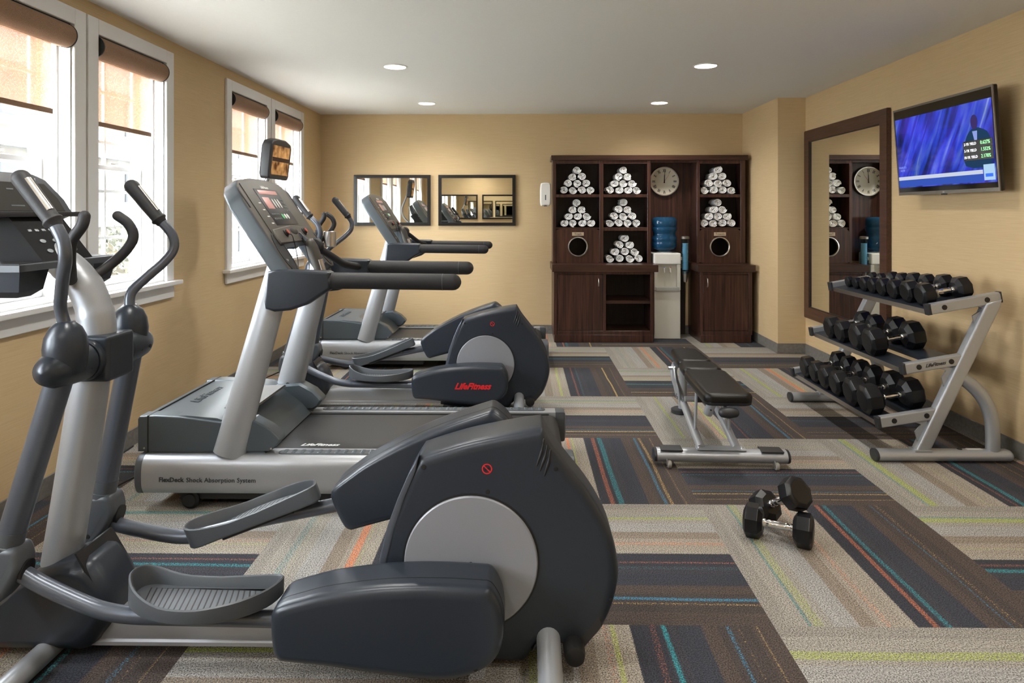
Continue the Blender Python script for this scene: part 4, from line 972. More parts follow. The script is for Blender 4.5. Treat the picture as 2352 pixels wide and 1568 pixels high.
    text('brand_lettering', 'LifeFitness', .060, 'red', cn, (c0[0]+.43+dn, -.2825, c0[1]+.010), shear=.45, extrude=.0015, bold=.0025) if dn else None
    ft = W3(782, 1160, 2.44, O); cover(.195, math.radians(21), (ft[0], ft[1]), False)
    # ---- pedal arms
    npz = [W3(u, v, 2.08, O) for u, v in ((14, 1296), (55, 1318), (102, 1345), (187, 1384), (238, 1402), (300, 1412), (380, 1415), (629, 1421), (700, 1424))]
    arm = finish('pedal_arm', T([(a+dn*min(1, k/4), -.19, b) for k, (a, b) in enumerate(spline(npz, 4))], .025, seg=22), 'arm_paint', t, smooth=60)
    fpz = [W3(u, v, 2.46, O) for u, v in ((215, 1185), (250, 1198), (306, 1213), (370, 1226), (420, 1232), (470, 1226), (600, 1193), (775, 1158), (830, 1146))]
    arm2 = finish('pedal_arm', T([(a, .19, b) for a, b in spline(fpz, 4)], .025, seg=22), 'arm_paint', t, smooth=60)
    # ---- pedals: a D shaped tray, length L along x, bulging to the outer side
    def pedal(o, ang, side, kx_=1.0, ky_=1.1):
        L = .445; Wd = .185
        # outline in (x, y): y = 0 is the inner straight side, positive = outer side
        pl = [(.0, .05), (.010, .085), (.05, .130), (.12, .165), (.20, .180), (.28, .172), (.36, .140), (.42, .085), (.442, .03), (.436, .008), (.40, .0), (.25, .002), (.12, .0), (.05, -.004), (.012, .012)]
        pl = closed_spline(pl, 3)
        bm = bmesh.new(); n = len(pl)
        def rim_h(x): return .050+.038*max(0, (1-x/.16))**1.5+.014*max(0, (x-.25)/.19)
        inn = inset(pl, .009); inn2 = inset(pl, .014)
        def V(p, z): return bm.verts.new((p[0], p[1], z))
        r0 = [V(p, .004) for p in inset(pl, .006)]; r1 = [V(p, .012) for p in pl]; r2 = [V(p, rim_h(p[0])-.003) for p in pl]; r3 = [V(((p[0]+q[0])/2, (p[1]+q[1])/2), rim_h(p[0])) for p, q in zip(pl, inn)]
        r4 = [V(p, rim_h(q[0])-.004) for p, q in zip(inn, pl)]; r5 = [V(p, .020) for p in inn2]
        for A, Bq in ((r0, r1), (r1, r2), (r2, r3), (r3, r4), (r4, r5)):
            for k in range(n): bm.faces.new((A[k], A[(k+1) % n], Bq[(k+1) % n], Bq[k]))
        bm.faces.new(r5); bm.faces.new(r0[::-1])
        def place(bm):
            ca, sa = math.cos(ang), math.sin(ang)
            for v in bm.verts:
                x, y, z = v.co; x *= kx_; y *= ky_
                v.co = (o[0]+x*ca-z*sa, o[1]+side*y, o[2]+x*sa+z*ca)
            return bm
        p = finish('foot_pedal', place(bm), 'midgrey', t, smooth=50)
        bm = bmesh.new(); slab(bm, inset(pl, .030), [(.0195, 0), (.0225, .0), (.0235, .001)], plane='xy'); tread = finish('tread', place(bm), 'midgrey', p)
        bm = bmesh.new()
        for k in range(21):
            x = .060+k*.0165; ytop = .150*math.sqrt(max(.02, 1-((x-.20)/.245)**2))+.006
            a, b = (x-.010, .034), (x+.012*(1), max(.06, ytop-.018))
            dx, dy = b[0]-a[0], b[1]-a[1]; l = math.hypot(dx, dy); nx, ny = -dy/l*.0016, dx/l*.0016
            slab(bm, [(a[0]+nx, a[1]+ny), (a[0]-nx, a[1]-ny), (b[0]-nx, b[1]-ny), (b[0]+nx, b[1]+ny)], [(.0225, 0), (.0243, 0)], plane='xy')
        finish('tread_grooves', place(bm), 'black', tread, wn_mod=False)
        finish('pedal_bracket', place(B(.10, .34, .035, .085, -.014, .006, .003, 1)), 'darker', p)
        return p
    pn = W3(289, 1428, 2.05, O)
    pedal((pn[0]+dn-.008, -.120, pn[1]+.048), math.radians(-1.5), -1, 1.04)
    pf = W3(436, 1230, 2.42, O)
    pedal((pf[0]+.002, .120, pf[1]-.050), math.radians(21), 1, 1.14)
    # ---- mast
    mp = [(-1.545+.16, .28), (-1.50+.16, .55), (-1.445+.16, .90), (-1.425+.16, 1.04), (-1.435+.16, 1.13), (-1.475+.16, 1.22), (-1.545+.16, 1.285), (-1.64+.16, 1.335)]
    mast = finish('mast', T(spline([(x, 0, z) for x, z in mp], 6), [.060]*12+[.058]*12+[.055]*6+[.052]*6+[.048]*7, seg=28), 'silver', t, smooth=60)
    # ---- pivot axle and rockers
    axx, axz = -1.415+.16, .975
    hubm = finish('pivot_hub', LA([(.062, -.095), (.068, -.085), (.068, .085), (.062, .095)], seg=30, axis='y', at=(axx, 0, axz)), 'dark', t)
    finish('hub_block', B(axx-.055, axx+.075, -.075, .075, axz-.075, axz+.075, .014, 3), 'dark', hubm)
    for side, yo, dx, gx in ((-1, -.19, .0, hs_[0]), (1, .19, -.035, hs_[1])):
        s = side
        hs = finish('pivot_housing', LA([(.058, s*.098), (.062, s*.105), (.060, s*.18), (.054, s*.23), (.040, s*.262), (.018, s*.278), (.001, s*.281)], seg=30, axis='y', at=(axx, 0, axz)), 'dark', t, smooth=50)
        bell = finish('bell_cover', LA([(.052, -.02), (.060, .02), (.062, .055), (.057, .09), (.044, .118), (.026, .134), (.022, .138)], seg=30, axis='z', at=(axx+dx*.6+.012, yo, axz+.005)), 'dark', hs, smooth=50)
        seam = finish('seam', LA([(.0425, .2395), (.0425, .2425)] if s > 0 else [(.0425, -.2425), (.0425, -.2395)], seg=30, axis='y', at=(axx, 0, axz), close=False), 'black', hs)
        for a in (-.02, .035): finish('screw_hole', LA([(.007, 0), (.006, -.003)], seg=12, axis='x', at=(axx+.0595, yo-s*.02+a, axz-.01)), 'black', hs)
        # lower link
        lo = (-1.575+.16, .45) if s < 0 else (-1.515+.16, .455)
        lk_ = finish('rocker_link', T([(axx-.005, yo, axz-.03), (lo[0], yo, lo[1])], .0385, seg=24), 'arm_paint', t)
        d = Vector((lo[0]-axx, 0, lo[1]-axz)).normalized()
        p0 = Vector((lo[0], yo, lo[1]))
        finish('sleeve', T([p0-d*.030, p0+d*.012, p0+d*.014, p0+d*.030], [.0405, .0405, .044, .044], seg=24), 'midgrey', lk_)
        # knuckle: forked shell around the arm end
        kx, kz = p0.x+d.x*.03, p0.z+d.z*.03
        kp_ = [(kx-.040, kz+.0), (kx+.040, kz+.012), (kx+.062, kz-.03), (kx+.058, kz-.065), (kx+.022, kz-.125), (kx-.018, kz-.165), (kx-.045, kz-.158), (kx-.062, kz-.10), (kx-.058, kz-.04)]
        kn = finish('knuckle', S(closed_spline(kp_, 4), [(yo-.046, .018), (yo-.042, .006), (yo-.030, 0), (yo+.030, 0), (yo+.042, .006), (yo+.046, .018)]), 'midgrey', t, smooth=50)
        finish('knuckle_bore', T([(kx+.030, yo, kz-.062), (kx+.0645, yo, kz-.068)], [.030, .032], seg=24), 'black', kn)
        finish('screw_hole', LA([(.008, -.0465), (.007, -.0485)], seg=12, axis='y', at=(kx-.028, yo, kz-.130)), 'black', kn)
        # upper handle, bulging outward and towards the user
        hp = [(axx+dx*.6+.012, 0, 1.10), (axx+dx+.025, .012, 1.16), (axx+dx+.065, .045, 1.215), (axx+dx+.105, .085, 1.265), (axx+dx+.130, .110, 1.315), (axx+dx+.120, .115, 1.37), (axx+dx+.075, .110, 1.425)]
        if s > 0: hp = [(x-.0, y, z) for x, y, z in hp]
        hp = [(x+gx*max(0, (z-1.1)/.3)+(-.045*math.sin(PI*min(1, (z-1.1)/.40)) if s < 0 and not hs_[1] else 0), yo+s*y, z) for x, y, z in hp]
        hd = finish('moving_handle', T(spline(hp, 6), .0180, seg=18), 'arm_paint', t, smooth=60)
        e = Vector(hp[-1]); dirg = Vector((-.62, s*-.05, .78)).normalized()
        g = finish('foam_grip', T([e-dirg*.008, e, e+dirg*.004, e+dirg*.012, e+dirg*.160], [.021, .028, .028, .0235, .0265], seg=20, cap='round'), 'foam', hd, smooth=50)
        nrm_ = Vector((.70, -.42, .57)).normalized() if s < 0 else Vector((.78, 0, .62)); q0 = e+dirg*.03+nrm_*.0145; q1 = e+dirg*.145+nrm_*.0165
        finish('contact_pad', T([q0, q1], .0125, seg=14, cap='flat'), 'steel', hd)
    # ---- fixed grips, U shaped
    for s in (-1, 1):
        nx = .055 if s < 0 else 0
        gp = [(-1.50+.16, 0, 1.225), (-1.475+.16, s*.055, 1.232), (-1.445+.16, s*.105, 1.268), (-1.405+.16, s*.135, 1.318), (-1.385+.16, s*.145, 1.365), (-1.40+.16, s*.142, 1.41), (-1.435+.16, s*.135, 1.44)]
        gp = [(x+nx*(0, 0, 0, -.4, -.5, .3, 1)[k]+.04*(hs_[1] > 0), y, z) for k, (x, y, z) in enumerate(gp)]
        finish('fixed_grip', T(spline(gp, 6), .0175, seg=18, cap='round'), 'foam', t, smooth=60)
    # ---- console with tray
    tz = 1.295; tx = -1.495+.16
    tray = finish('tray', S([(tx, -.26), (tx, .26), (tx-.11, .26), (tx-.17, .20), (tx-.17, -.20), (tx-.11, -.26)], [(tz-.022, 0), (tz-.002, 0), (tz, .003)], plane='xy'), 'midgrey', t)
    for y0, y1 in ((-.25, -.105), (.105, .25)):
        bm = bmesh.new(); slab(bm, [(tx-.012, y0+.008), (tx-.012, y1-.008), (tx-.14, y1-.008), (tx-.14, y0+.008)], [(tz-.018, 0), (tz-.085, .012), (tz-.105, .035)], plane='xy'); finish('bin', bm, 'dark', tray)
        finish('bin_opening', B(tx-.135, tx-.018, y0+.012, y1-.012, tz-.001, tz+.0015), 'black', tray)
    kp2 = S([(tx-.02, tz-.005), (tx-.045, tz-.01), (tx-.16, tz-.01), (tx-.19, tz+.14), (tx-.135, tz+.142)], [(-.125, 0), (-.12, -.0), (.12, 0), (.125, 0)]); kpd = finish('key_panel', kp2, 'matte_dark', t)
    U = Vector((-.115, 0, .147)).normalized()
    ang2 = math.atan2(.147, -.115); nr = Vector((U.z, 0, -U.x))
    b0 = Vector((tx-.02, 0, tz-.005)); K4 = Matrix(((0, U.x, nr.x, b0.x), (1, 0, 0, 0), (0, U.z, nr.z, b0.z), (0, 0, 0, 1)))
    def kpl(name, pts, c0_, c1_, m, par):
        bm = S(pts, [(c0_, 0), (c1_, .0004)], plane='xy')
        for v in bm.verts: v.co = K4 @ v.co
        return finish(name, bm, m, par, wn_mod=False)
    for a in (-.06, 0, .06):
        for b in (.045, .085): kpl('key', circle(a, b, .014, 18, .008), .0, .003, 'hood', kpd)
    for a in range(6): kpl('key', rrect(-.09+a*.032, -.072+a*.032, .125, .135, .002, 2), 0, .002, 'hood', kpd)
    finish('shelf_lip', B(tx-.19, tx-.115, -.225, .225, tz+.142, tz+.160, .005, 2), 'darker', kpd)
    D4 = Vector((-.075, 0, .165)).normalized(); n4 = Vector((D4.z, 0, -D4.x)); d0 = Vector((tx-.140, 0, tz+.150))
    dp = [(-.20, 0), (.20, 0), (.185, .06), (.13, .135), (.08, .155), (-.08, .155), (-.13, .135), (-.185, .06)]
    bm = S(dp, [(-.06, .012), (-.05, 0), (-.004, 0), (0, .005)], plane='xy')
    K5 = Matrix(((0, D4.x, n4.x, d0.x), (1, 0, 0, 0), (0, D4.z, n4.z, d0.z), (0, 0, 0, 1)))
    for v in bm.verts: v.co = K5 @ v.co
    ds = finish('display_head', bm, 'dark', t)
    bm = S([(-.16, .012), (.16, .012), (.15, .06), (.11, .118), (-.11, .118), (-.15, .06)], [(0, 0), (.0012, .001)], plane='xy')
    for v in bm.verts: v.co = K5 @ v.co
    dsf = finish('display', bm, 'console_matte', ds, wn_mod=False)
    text('lettering', 'LifeFitness', .026, 'print_white', dsf, None, mat4=K5 @ Matrix.Translation((.02, .132, .0012)), shear=.3, extrude=.0003, bold=.0005)
    for a, b, w_ in ((-.08, .09, .03), (.04, .09, .03), (-.09, .03, .06), (.03, .03, .06)):
        bm = S(rrect(a, a+w_, b, b+.004, .001, 2), [(.0012, 0), (.0018, 0)], plane='xy')
        for v in bm.verts: v.co = K5 @ v.co
        finish('label_mark', bm, 'hood', dsf, wn_mod=False)
    finish('console_neck', T([(-1.60+.16, 0, 1.30), (-1.70+.16, 0, 1.42)], [.045, .05], seg=20, ell=(1.6, 1)), 'dark', t)
    return t
el = elliptical('front elliptical trainer, largest machine, with its grey disc nearest the camera')
e2 = elliptical('rear elliptical trainer with red lettering on its link cover, between the two treadmills', dn=.06, hs_=(-.05, .09))
e2.location = (-.265, 5.11, 0)
# attached viewing screen of the rear machine
sc_x, sc_y, sc_z = -1.895+.265, 0.0, 1.85
st = bpy.data.objects.new('screen_arm', None); bpy.data.objects.remove(st)
arm_ = finish('screen_arm', T(spline([(-1.60, .0, 1.28), (-1.70, .0, 1.40), (-1.72, 0, 1.52), (-1.66, 0, 1.68), (-1.595, -.02, 1.80)], 6), .016, seg=16), 'silver', e2)
P = [(-.165, -.145), (.165, -.145), (.185, -.12), (.190, .10), (.165, .135), (.08, .155), (-.08, .155), (-.165, .135), (-.190, .10), (-.185, -.12)]
R5 = Matrix.Translation((-1.565, -.02, 1.845)) @ Matrix.Rotation(math.radians(-3), 4, 'Z') @ Matrix.Rotation(math.radians(6), 4, 'Y')
def r5(bm):
    for v in bm.verts: v.co = R5 @ v.co
    return bm
vs5 = finish('viewing_screen', r5(S(P, [(-.055, .02), (-.045, .004), (-.035, 0), (.012, 0), (.022, .006), (.024, .012)], plane='yz')), 'darker', e2, smooth=50)
def small_pic():
    m = bpy.data.materials.new('small_screen_picture'); m.use_nodes = True; n = m.node_tree.nodes; n.clear(); L = m.node_tree.links
    o = n.new('ShaderNodeOutputMaterial'); e = n.new('ShaderNodeEmission'); tcn = n.new('ShaderNodeTexCoord'); nn = n.new('ShaderNodeTexNoise'); nn.inputs['Scale'].default_value = 14; nn.inputs['Detail'].default_value = 4
    r = n.new('ShaderNodeValToRGB'); r.color_ramp.elements[0].position = .35; r.color_ramp.elements[0].color = (.05, .020, .008, 1); r.color_ramp.elements[1].position = .7; r.color_ramp.elements[1].color = (.33, .17, .06, 1)
    L.new(tcn.outputs['Object'], nn.inputs['Vector']); L.new(nn.outputs['Fac'], r.inputs['Fac']); L.new(r.outputs['Color'], e.inputs['Color']); e.inputs['Strength'].default_value = .8; L.new(e.outputs[0], o.inputs[0]); return m
pc = finish('picture', r5(B(.0235, .0255, -.150, .150, -.110, .105)), small_pic(), vs5, wn_mod=False)
finish('picture_band', r5(B(.0255, .0262, -.150, .150, -.012, .018)), mat('band_dark', (.02, .004, .006), .4), pc, wn_mod=False)
finish('bottle_holder', LA([(.040, 0), (.046, .005), (.047, .118), (.044, .121), (.040, .110)], seg=28, at=(-1.205, .10, 1.19)), 'steel', e2)
finish('holder_bracket', T([(-1.25, .10, 1.21), (-1.35, .06, 1.235)], .010, seg=12), 'dark', e2)
# ================================================================== dumbbell rack
RY0, RY1 = 4.03, 5.29
rk = thing('dumbbell_rack', 'silver three tier dumbbell rack standing against the right wall', 'dumbbell rack', (2.46, 4.66, 0))
ro = rk.location.copy()
def rx_(x): return x-ro.x
TIERS = [(2.375, .886, 2.785, .960, 'top'), (2.228, .538, 2.565, .598, 'mid'), (2.085, .226, 2.42, .281, 'low')]
for Y in (RY0, RY1):
    y = Y-ro.y; s = -1 if Y == RY0 else 1
    ft = [(rx_(2.07)+.0, .040), (rx_(2.86), .040)]
    f = finish('foot_bar', T([(ft[0][0], y, .036), (ft[1][0]-.03, y, .036), (ft[1][0]-.012, y, .036), (ft[1][0], y, .036)], [.036, .036, .030, .016], seg=24, ell=(1.35, .95)), 'silver', rk, smooth=50)
    finish('end_cap', T([(ft[0][0]-.012, y, .036), (ft[0][0]-.008, y, .036), (ft[0][0]+.004, y, .036)], [.030, .036, .0368], seg=24, ell=(1.35, .95)), 'darker', f)
    finish('plug', LA([(.014, .0), (.013, .003)], seg=16, at=(rx_(2.56), y, .070)), 'black', f)
    finish('sticker', B(rx_(2.60), rx_(2.69), y-.012, y+.012, .0700, .0712), 'print_white', f, wn_mod=False)
    P = [(rx_(2.29), .062), (rx_(2.375), .062), (rx_(2.782), .905), (rx_(2.790), .95), (rx_(2.70), .925)]
    up = finish('upright', S(P, rounded(y-.032, y+.032, .014)), 'silver', rk, smooth=50)
    finish('weld_foot', B(rx_(2.283), rx_(2.385), y-.036, y+.036, .060, .074, .004, 2), 'silver', up)
    lp = spline([(rx_(2.555), y, .50), (rx_(2.64), y, .435), (rx_(2.705), y, .355), (rx_(2.742), y, .26), (rx_(2.752), y, .16), (rx_(2.752), y, .062)], 6)
    finish('curved_leg', T(lp, .040, seg=20, ell=(.8, 1.0)), 'silver', rk, smooth=50)
    for (xa, za, xb, zb, nm) in TIERS:
        d = Vector((xb-xa, 0, zb-za)).normalized(); n = Vector((-d.z, 0, d.x)); h = .031
        a, b = Vector((xa, 0, za)), Vector((xb, 0, zb))
        P = [a-n*h+d*.006, a-n*(h-.01), a+n*(h-.01), a+n*h+d*.006, b+n*h-d*.006, b+n*(h-.01)+d*.004, b-n*(h-.01)+d*.004, b-n*h-d*.006]
        yy = y
        ar = finish('arm', S([(rx_(p.x), p.z) for p in P], rounded(yy-.024, yy+.024, .008)), 'silver', rk, smooth=50)
        finish('end_cap', S([(rx_(q.x), q.z) for q in (a-n*(h+.001)-d*.010, a+n*(h+.001)-d*.010, a+n*(h+.001)+d*.012, a-n*(h+.001)+d*.012)], rounded(yy-.0255, yy+.0255, .008)), 'darker', ar)
        if nm == 'top': finish('end_cap', S([(rx_(q.x), q.z) for q in (b-n*(h+.001)-d*.004, b+n*(h+.001)-d*.004, b+n*(h+.001)+d*.009, b-n*(h+.001)+d*.009)], rounded(yy-.0255, yy+.0255, .008)), 'darker', ar)
        for q in (.085, .335 if nm == 'top' else .275):
            c = a+d*q; finish('plug', LA([(.0155, s*.0235), (.015, s*.0262), (.001, s*.0268)], seg=20, axis='y', at=(rx_(c.x), yy, c.z)), 'black', ar)
        if nm == 'mid' and s < 0:
            c = a+d*.18; rot = Matrix.Translation((rx_(c.x), yy-.0245, c.z)) @ Matrix.Rotation(-math.atan2(d.z, d.x), 4, 'Y') @ Matrix.Rotation(PI/2, 4, 'X')
            text('lettering', 'LifeFitness', .028, 'print_dark', ar, None, mat4=rot, shear=.5, extrude=.0006, bold=.0008)
        # curved gusset plate below the arm
        e = a+d*(.30 if nm == 'top' else .22); px = (lambda z: 2.33+(z-.07)*.49)
        g = [(rx_(e.x-.03), e.z-h+.003), (rx_(min(b.x, px(b.z)-.03)), e.z-h+.003+.0), (rx_(px(e.z-.05)-.035), e.z-.05), (rx_(px(e.z-.15)-.035), e.z-.15), (rx_(px(e.z-.10)-.075), e.z-.09), (rx_(e.x+.035), e.z-.048)]
        finish('gusset', S(g, [(yy-.004, 0), (yy+.004, 0)]), 'silver', ar, wn_mod=False)
tray_top = {}
for (xa, za, xb, zb, nm) in TIERS:
    d = Vector((xb-xa, 0, zb-za)).normalized(); n = Vector((-d.z, 0, d.x)); a = Vector((xa, 0, za))
    o = a-n*.010+d*.012
    tray_top[nm] = (o+n*.003, d, n)
    for q0, q1 in ((0, .125), (.215, .345)):
        P = [o+d*q0+n*.003, o+d*q1+n*.003, o+d*q1-n*.028, o+d*(q1-.003)-n*.028, o+d*(q1-.003), o+d*(q0+.003), o+d*(q0+.003)-n*.028, o+d*q0-n*.028]
        tr = finish('tray_rail', S([(rx_(p.x), p.z) for p in P], [(RY0+.024-ro.y, 0), (RY1-.024-ro.y, 0)]), 'dark', rk, smooth=30)
        if q0 == 0: finish('front_lip', S([(rx_(p.x), p.z) for p in (o-d*.003+n*.003, o+n*.003, o-n*.027, o-d*.003-n*.027)], [(RY0+.024-ro.y, 0), (RY1-.024-ro.y, 0)]), 'steel', tr, wn_mod=False)

# ================================================================== dumbbells
def head_bm(R, L, sgn, g):
    "eight sided rubber head with chamfered edges; axis x"
    bm = bmesh.new(); n = 8; x0 = g/2; rings = []
    prof = [(x0, R*.62), (x0+L*.10, R*.80), (x0+L*.22, R*.985), (x0+L*.27, R), (x0+L*.80, R), (x0+L*.85, R*.975), (x0+L*.97, R*.76), (x0+L, R*.66)]
    for x, r in prof:
        rings.append([bm.verts.new((sgn*x, r/math.cos(PI/n)*math.cos(2*PI*(k+.5)/n), r/math.cos(PI/n)*math.sin(2*PI*(k+.5)/n))) for k in range(n)])
    for i in range(len(rings)-1):
        for k in range(n): bm.faces.new((rings[i][k], rings[i][(k+1) % n], rings[i+1][(k+1) % n], rings[i+1][k]))
    bm.faces.new(rings[0][::-1]); bm.faces.new(rings[-1])
    bmesh.ops.recalc_face_normals(bm, faces=bm.faces[:])
    return bm
def dumbbell(R, L, g, label, group):
    t = thing('dumbbell', label, 'dumbbell', (0, 0, 0), 0, group)
    for s in (-1, 1):
        h = finish('head', head_bm(R, L, s, g), 'rubber', t, smooth=24)
        finish('collar', LA([(.016, s*(g/2-.012)), (.0185, s*(g/2-.006)), (.0185, s*(g/2+.004))], seg=18, axis='x'), 'chrome', h)
    finish('handle', LA([(.0125, -g/2-.002), (.0125, -g*.36), (.0165, -g*.33), (.0165, -g*.26), (.0140, -g*.23), (.0162, -g*.10), (.0168, 0), (.0162, g*.10), (.0140, g*.23), (.0165, g*.26), (.0165, g*.33), (.0125, g*.36), (.0125, g/2+.002)], seg=22, axis='x'), 'chrome', t, smooth=50)
    return t
GR = {'top': 'dumbbells on the top tier of the rack', 'mid': 'dumbbells on the middle tier of the rack', 'low': 'dumbbells on the bottom tier of the rack'}
NTH = ['first', 'second', 'third', 'fourth', 'fifth', 'sixth', 'seventh', 'eighth']
SETS = {'top': [(4.165, .066), (4.325, .066), (4.50, .060), (4.645, .058), (4.785, .052), (4.905, .050), (5.05, .040), (5.17, .038)],
        'mid': [(4.42, .085), (4.60, .085), (4.86, .074), (5.03, .074)],
        'low': [(4.20, .086), (4.385, .086), (4.62, .078), (4.79, .078), (4.96, .074), (5.125, .074)]}
for nm in ('top', 'mid', 'low'):
    o, d, n = tray_top[nm]
    for k, (y, R) in enumerate(SETS[nm]):
        L = R*1.35; g = .125
        c = o+d*({'top': .175, 'mid': .165, 'low': .170}[nm])+n*(R+.001)
        t = dumbbell(R, L, g, 'black dumbbell, %s from the near end of the %s rack tier' % (NTH[k] if k else 'nearest one', {'top': 'top', 'mid': 'middle', 'low': 'bottom'}[nm]) if k else 'black dumbbell closest to the near end of the %s rack tier' % {'top': 'top', 'mid': 'middle', 'low': 'bottom'}[nm], GR[nm])
        t.location = (c.x, y, c.z); t.rotation_euler = (random.choice((0, PI/4))+random.uniform(-.0, .0), -math.atan2(d.z, d.x), 0)
# two on the floor, one lying and one leaning on it
def aim(t, p, q, roll=0):
    p, q = Vector(p), Vector(q); d = (q-p).normalized(); a, b = frame_of(d)
    m = Matrix((d, a, b)).transposed().to_4x4() @ Matrix.Rotation(roll, 4, 'X'); m.translation = (p+q)/2; t.matrix_world = m
R = .069; L = .082; g = .125
t = dumbbell(R, L, g, 'black dumbbell lying flat on the carpet, chrome handle facing the camera', 'pair of dumbbells on the carpet'); aim(t, (1.035, 3.085, R+.001), (1.232, 2.985, R+.001), 0)
t = dumbbell(R, L, g, 'black dumbbell leaning up on the flat one, one head raised off the carpet', 'pair of dumbbells on the carpet'); aim(t, (1.142, 3.215, .076), (1.218, 3.065, .196), .35)

# ================================================================== bench
bn = thing('weight_bench', 'black padded adjustable weight bench with silver frame on wheels', 'bench', (1.16, 4.40, 0), -.041)
def pad(y0, y1, w0, w1, z0, z1, name):
    r = .045
    P = [(-w0+r, y0), (w0-r, y0), (w0-r*.3, y0+r*.3), (w0, y0+r), (w1, y1-r), (w1-r*.3, y1-r*.3), (w1-r, y1), (-w1+r, y1), (-w1+r*.3, y1-r*.3), (-w1, y1-r), (-w0, y0+r), (-w0+r*.3, y0+r*.3)]
    p = finish(name, S(P, [(z0+.018, .002), (z0+.024, 0), (z1-.022, 0), (z1-.010, .005), (z1-.003, .014), (z1, .030)], plane='xy'), 'leather', bn, smooth=60)
    finish('pad_shell', S(P, [(z0, .012), (z0+.006, .003), (z0+.0185, .001)], plane='xy'), 'darker', p, smooth=60)
    return p
pad(-.665, -.045, .134, .132, .395, .462, 'seat_pad'); pad(-.040, .200, .124, .118, .400, .462, 'seat_pad'); pad(.205, .640, .116, .095, .400, .462, 'back_pad')
bar = finish('base_bar', T([(-.372, -.465, .060), (-.366, -.465, .060), (.366, -.465, .060), (.372, -.465, .060)], [.030, .038, .038, .030], seg=24, ell=(1.35, 1)), 'silver', bn, smooth=50)
for s in (-1, 1):
    c = finish('end_cap', T([(s*.368, -.465, .060), (s*.380, -.465, .060), (s*.386, -.465, .060)], [.039, .037, .026], seg=24, ell=(1.35, 1)), 'darker', bar)
    finish('step_pad', B(min(s*.345, s*.220), max(s*.345, s*.220), -.510, -.420, .0915, .1005, .004, 2), 'darker', bar)
    w_ = finish('caster', LA([(.006, -.012), (.017, -.012), (.022, -.006), (.022, .006), (.017, .012), (.006, .012)], seg=22, axis='x', at=(s*.300, -.520, .0225)), 'caster', bar)
    finish('caster_fork', B(s*.300-.016, s*.300-.0125, -.536, -.495, .016, .055, .002, 1), 'steel', w_)
finish('mount_plate', B(-.140, .140, -.500, -.430, .0975, .1045, .003, 1), 'silver', bar)
for s in (-1, 1): finish('bolt', LA([(.008, .1045), (.008, .110), (.004, .112)], seg=12, at=(s*.122, -.465, 0)), 'chrome', bar)
for s, xx in ((-1, -.108), (1, .095)):
    rl = finish('frame_rail', T(spline([(xx, -.455, .095), (xx, -.10, .175), (xx, .28, .262), (xx, .385, .30), (xx, .415, .345), (xx*.9, .40, .395)], 5), .024, seg=20), 'silver', bn, smooth=60)
    finish('side_plate', S([(.05, .21), (.20, .225), (.33, .30), (.34, .40), (.28, .40), (.22, .33), (.10, .27)], [(xx-s*.004+s*.024, 0), (xx+s*.004+s*.024, 0)], plane='yz'), 'silver', rl, wn_mod=False)
    finish('brace', T([(xx, -.29, .135), (xx*.9, -.28, .40)], .009, seg=12), 'silver', rl)
text('lettering', 'LifeFitness', .045, 'print_dark', bn, None, mat4=Matrix.Translation((-.1375, .12, .235)) @ Matrix(((0, 0, -1, 0), (-.975, .22, 0, 0), (-.22, .975, 0, 0), (0, 0, 0, 1))), extrude=.0006)
finish('rear_post', T([(-.02, .56, .03), (-.02, .54, .20), (-.02, .50, .40)], .030, seg=20), 'silver', bn)
finish('rear_foot', LA([(.055, .001), (.064, .006), (.064, .030), (.050, .038), (.02, .040)], seg=32, at=(-.035, .57, 0)), 'darker', bn)
finish('rear_link', T([(-.02, .50, .33), (-.02, .25, .30)], .022, seg=16), 'silver', bn)
finish('height_tube', T([(.0, -.36, .40), (-.035, -.30, .25)], .027, seg=20), 'silver', bn)
for k in range(2): finish('tube_hole', LA([(.006, -.0275), (.0055, -.0285)], seg=12, axis='y', at=(-.026+.010*k, -.315-.012*k, .285+.035*k)), 'black', bn)
finish('cross_tube', T([(-.108, .02, .25), (.095, .02, .25)], .018, seg=16), 'silver', bn)
finish('tube_collar', T([(-.04, .02, .25), (.01, .02, .25)], .0215, seg=16), 'black', bn)
finish('front_roller', T([(-.040, -.685, .368), (-.010, -.685, .368), (.020, -.685, .368)], [.026, .032, .026], seg=22, cap='round', ell=(1, 1)), 'darker', bn)
finish('roller_arm', T([(-.010, -.66, .37), (-.01, -.30, .385)], .012, seg=12), 'silver', bn)
kn = finish('adjuster_pin', T([(-.165, .30, .385), (-.12, .30, .385)], .012, seg=16), 'chrome', bn)

# ================================================================== cables on the floor beside the machines
def cord(pts, label):
    o = finish('power_cord', T(spline(pts, 8), .005, seg=8), 'black', wn_mod=False); o['label'] = label; o['category'] = 'cord'
cord([(-1.905, 3.35, .15), (-2.0, 3.34, .10), (-2.12, 3.40, .01), (-2.25, 3.60, .0055), (-2.38, 3.9, .0055), (-2.41, 4.2, .0055)], 'black cord curling on the carpet behind the front treadmill')
cord([(-1.90, 6.5, .12), (-2.05, 6.5, .03), (-2.2, 6.2, .0055), (-2.30, 5.6, .0055), (-2.40, 5.2, .0055)], 'black cord on the carpet behind the rear treadmill')
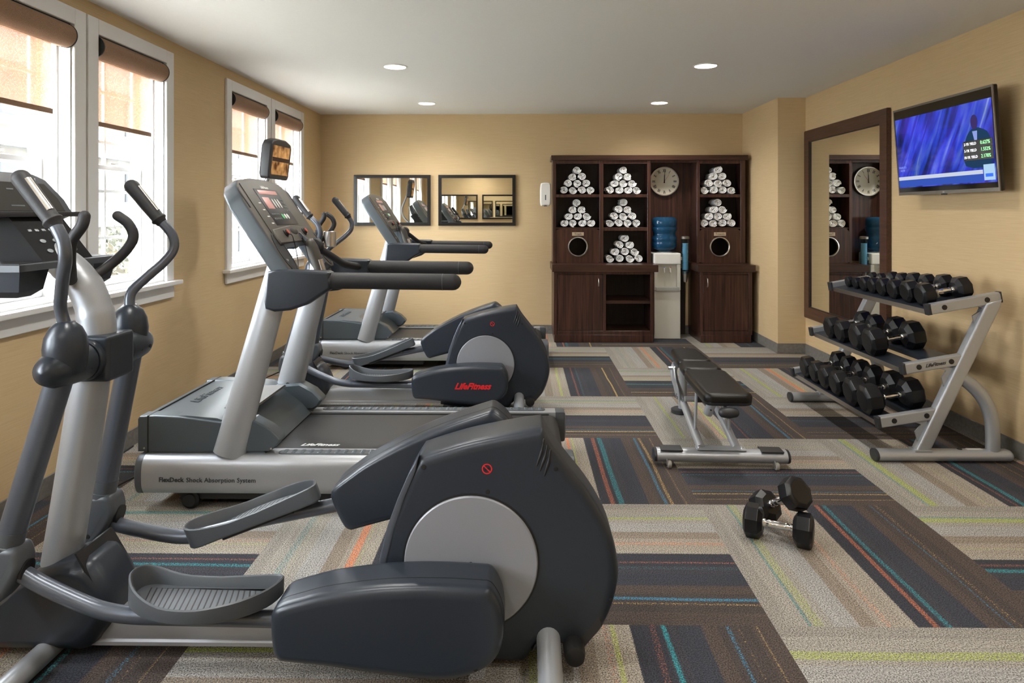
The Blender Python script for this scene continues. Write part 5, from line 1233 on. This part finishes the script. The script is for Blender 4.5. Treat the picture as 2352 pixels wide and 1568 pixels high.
# ================================================================== outside the windows
struct(finish('trim_90', B(-60, XL-TH-0.02, -30, 60, -3.3, -3.2), mat('bright_bounce_paving', (0.42, 0.42, 0.38), .95), wn_mod=False))  # pale paving, set bright to bounce daylight up to the ceiling
bpy.data.objects['trim_90'].name = 'ground'
bt = thing('apartment_building', 'cream apartment building with dark windows, seen through the panes', 'building', (-17, 26, -3.2))
fm = speckle(mat('dimmed_cream_render', (0.034, 0.028, 0.020), .9), 3, .06)  # cream darkened well below its own tone to offset the strong daylight
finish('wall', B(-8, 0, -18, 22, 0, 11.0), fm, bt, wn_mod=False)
bandm = mat('dimmed_white_band', (0.055, 0.055, 0.054), .8); wm = mat('dimmed_far_glass', (0.005, 0.007, 0.010), .8)  # band and pane colours dimmed too, against the overexposed outdoors
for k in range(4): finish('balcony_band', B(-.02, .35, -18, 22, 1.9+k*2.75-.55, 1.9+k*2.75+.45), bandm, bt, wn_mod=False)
for k in range(4):
    for j in range(10):
        y = -16.5+j*3.9
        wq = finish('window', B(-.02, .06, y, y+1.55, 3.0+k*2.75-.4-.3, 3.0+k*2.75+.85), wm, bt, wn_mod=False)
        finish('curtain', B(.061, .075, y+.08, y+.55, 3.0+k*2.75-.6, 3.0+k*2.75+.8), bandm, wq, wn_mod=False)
def tree(x, y, h, r, label, rgb, seed):
    rr = random.Random(seed); t = thing('tree', label, 'tree', (x, y, -3.2), 0, 'trees outside the windows')
    bm = T([(0, 0, 0), (.05, .02, h*.4), (-.1, .1, h*.8)], [.16, .12, .05], seg=10)
    for k in range(7):
        a = rr.uniform(0, 2*PI); tube(bm, [(0, 0, h*rr.uniform(.35, .6)), (math.cos(a)*r*.8, math.sin(a)*r*.8, h*rr.uniform(.7, .95))], [.05, .015], seg=6)
    finish('trunk', bm, mat('bark', (.16, .12, .09), .9), t, wn_mod=False)
    bm = bmesh.new()
    for k in range(1500):
        a = rr.uniform(0, 2*PI); q = r*rr.random()**.45; z = h*.72+rr.uniform(-1, 1)*h*.30*math.sqrt(max(0, 1-(q/r)**2))
        p = Vector((q*math.cos(a), q*math.sin(a), z)); u_ = Vector((rr.uniform(-1, 1), rr.uniform(-1, 1), rr.uniform(-1, 1))).normalized()*.10; v_ = Vector((rr.uniform(-1, 1), rr.uniform(-1, 1), rr.uniform(-1, 1))).normalized()*.07
        bm.faces.new([bm.verts.new(p+u_), bm.verts.new(p+v_), bm.verts.new(p-u_), bm.verts.new(p-v_)])
    finish('foliage', bm, speckle(mat('dimmed_leaf', rgb, .8), 6, .4), t, wn_mod=False)  # leaf colours passed in are darkened to hold back the bright outdoor light
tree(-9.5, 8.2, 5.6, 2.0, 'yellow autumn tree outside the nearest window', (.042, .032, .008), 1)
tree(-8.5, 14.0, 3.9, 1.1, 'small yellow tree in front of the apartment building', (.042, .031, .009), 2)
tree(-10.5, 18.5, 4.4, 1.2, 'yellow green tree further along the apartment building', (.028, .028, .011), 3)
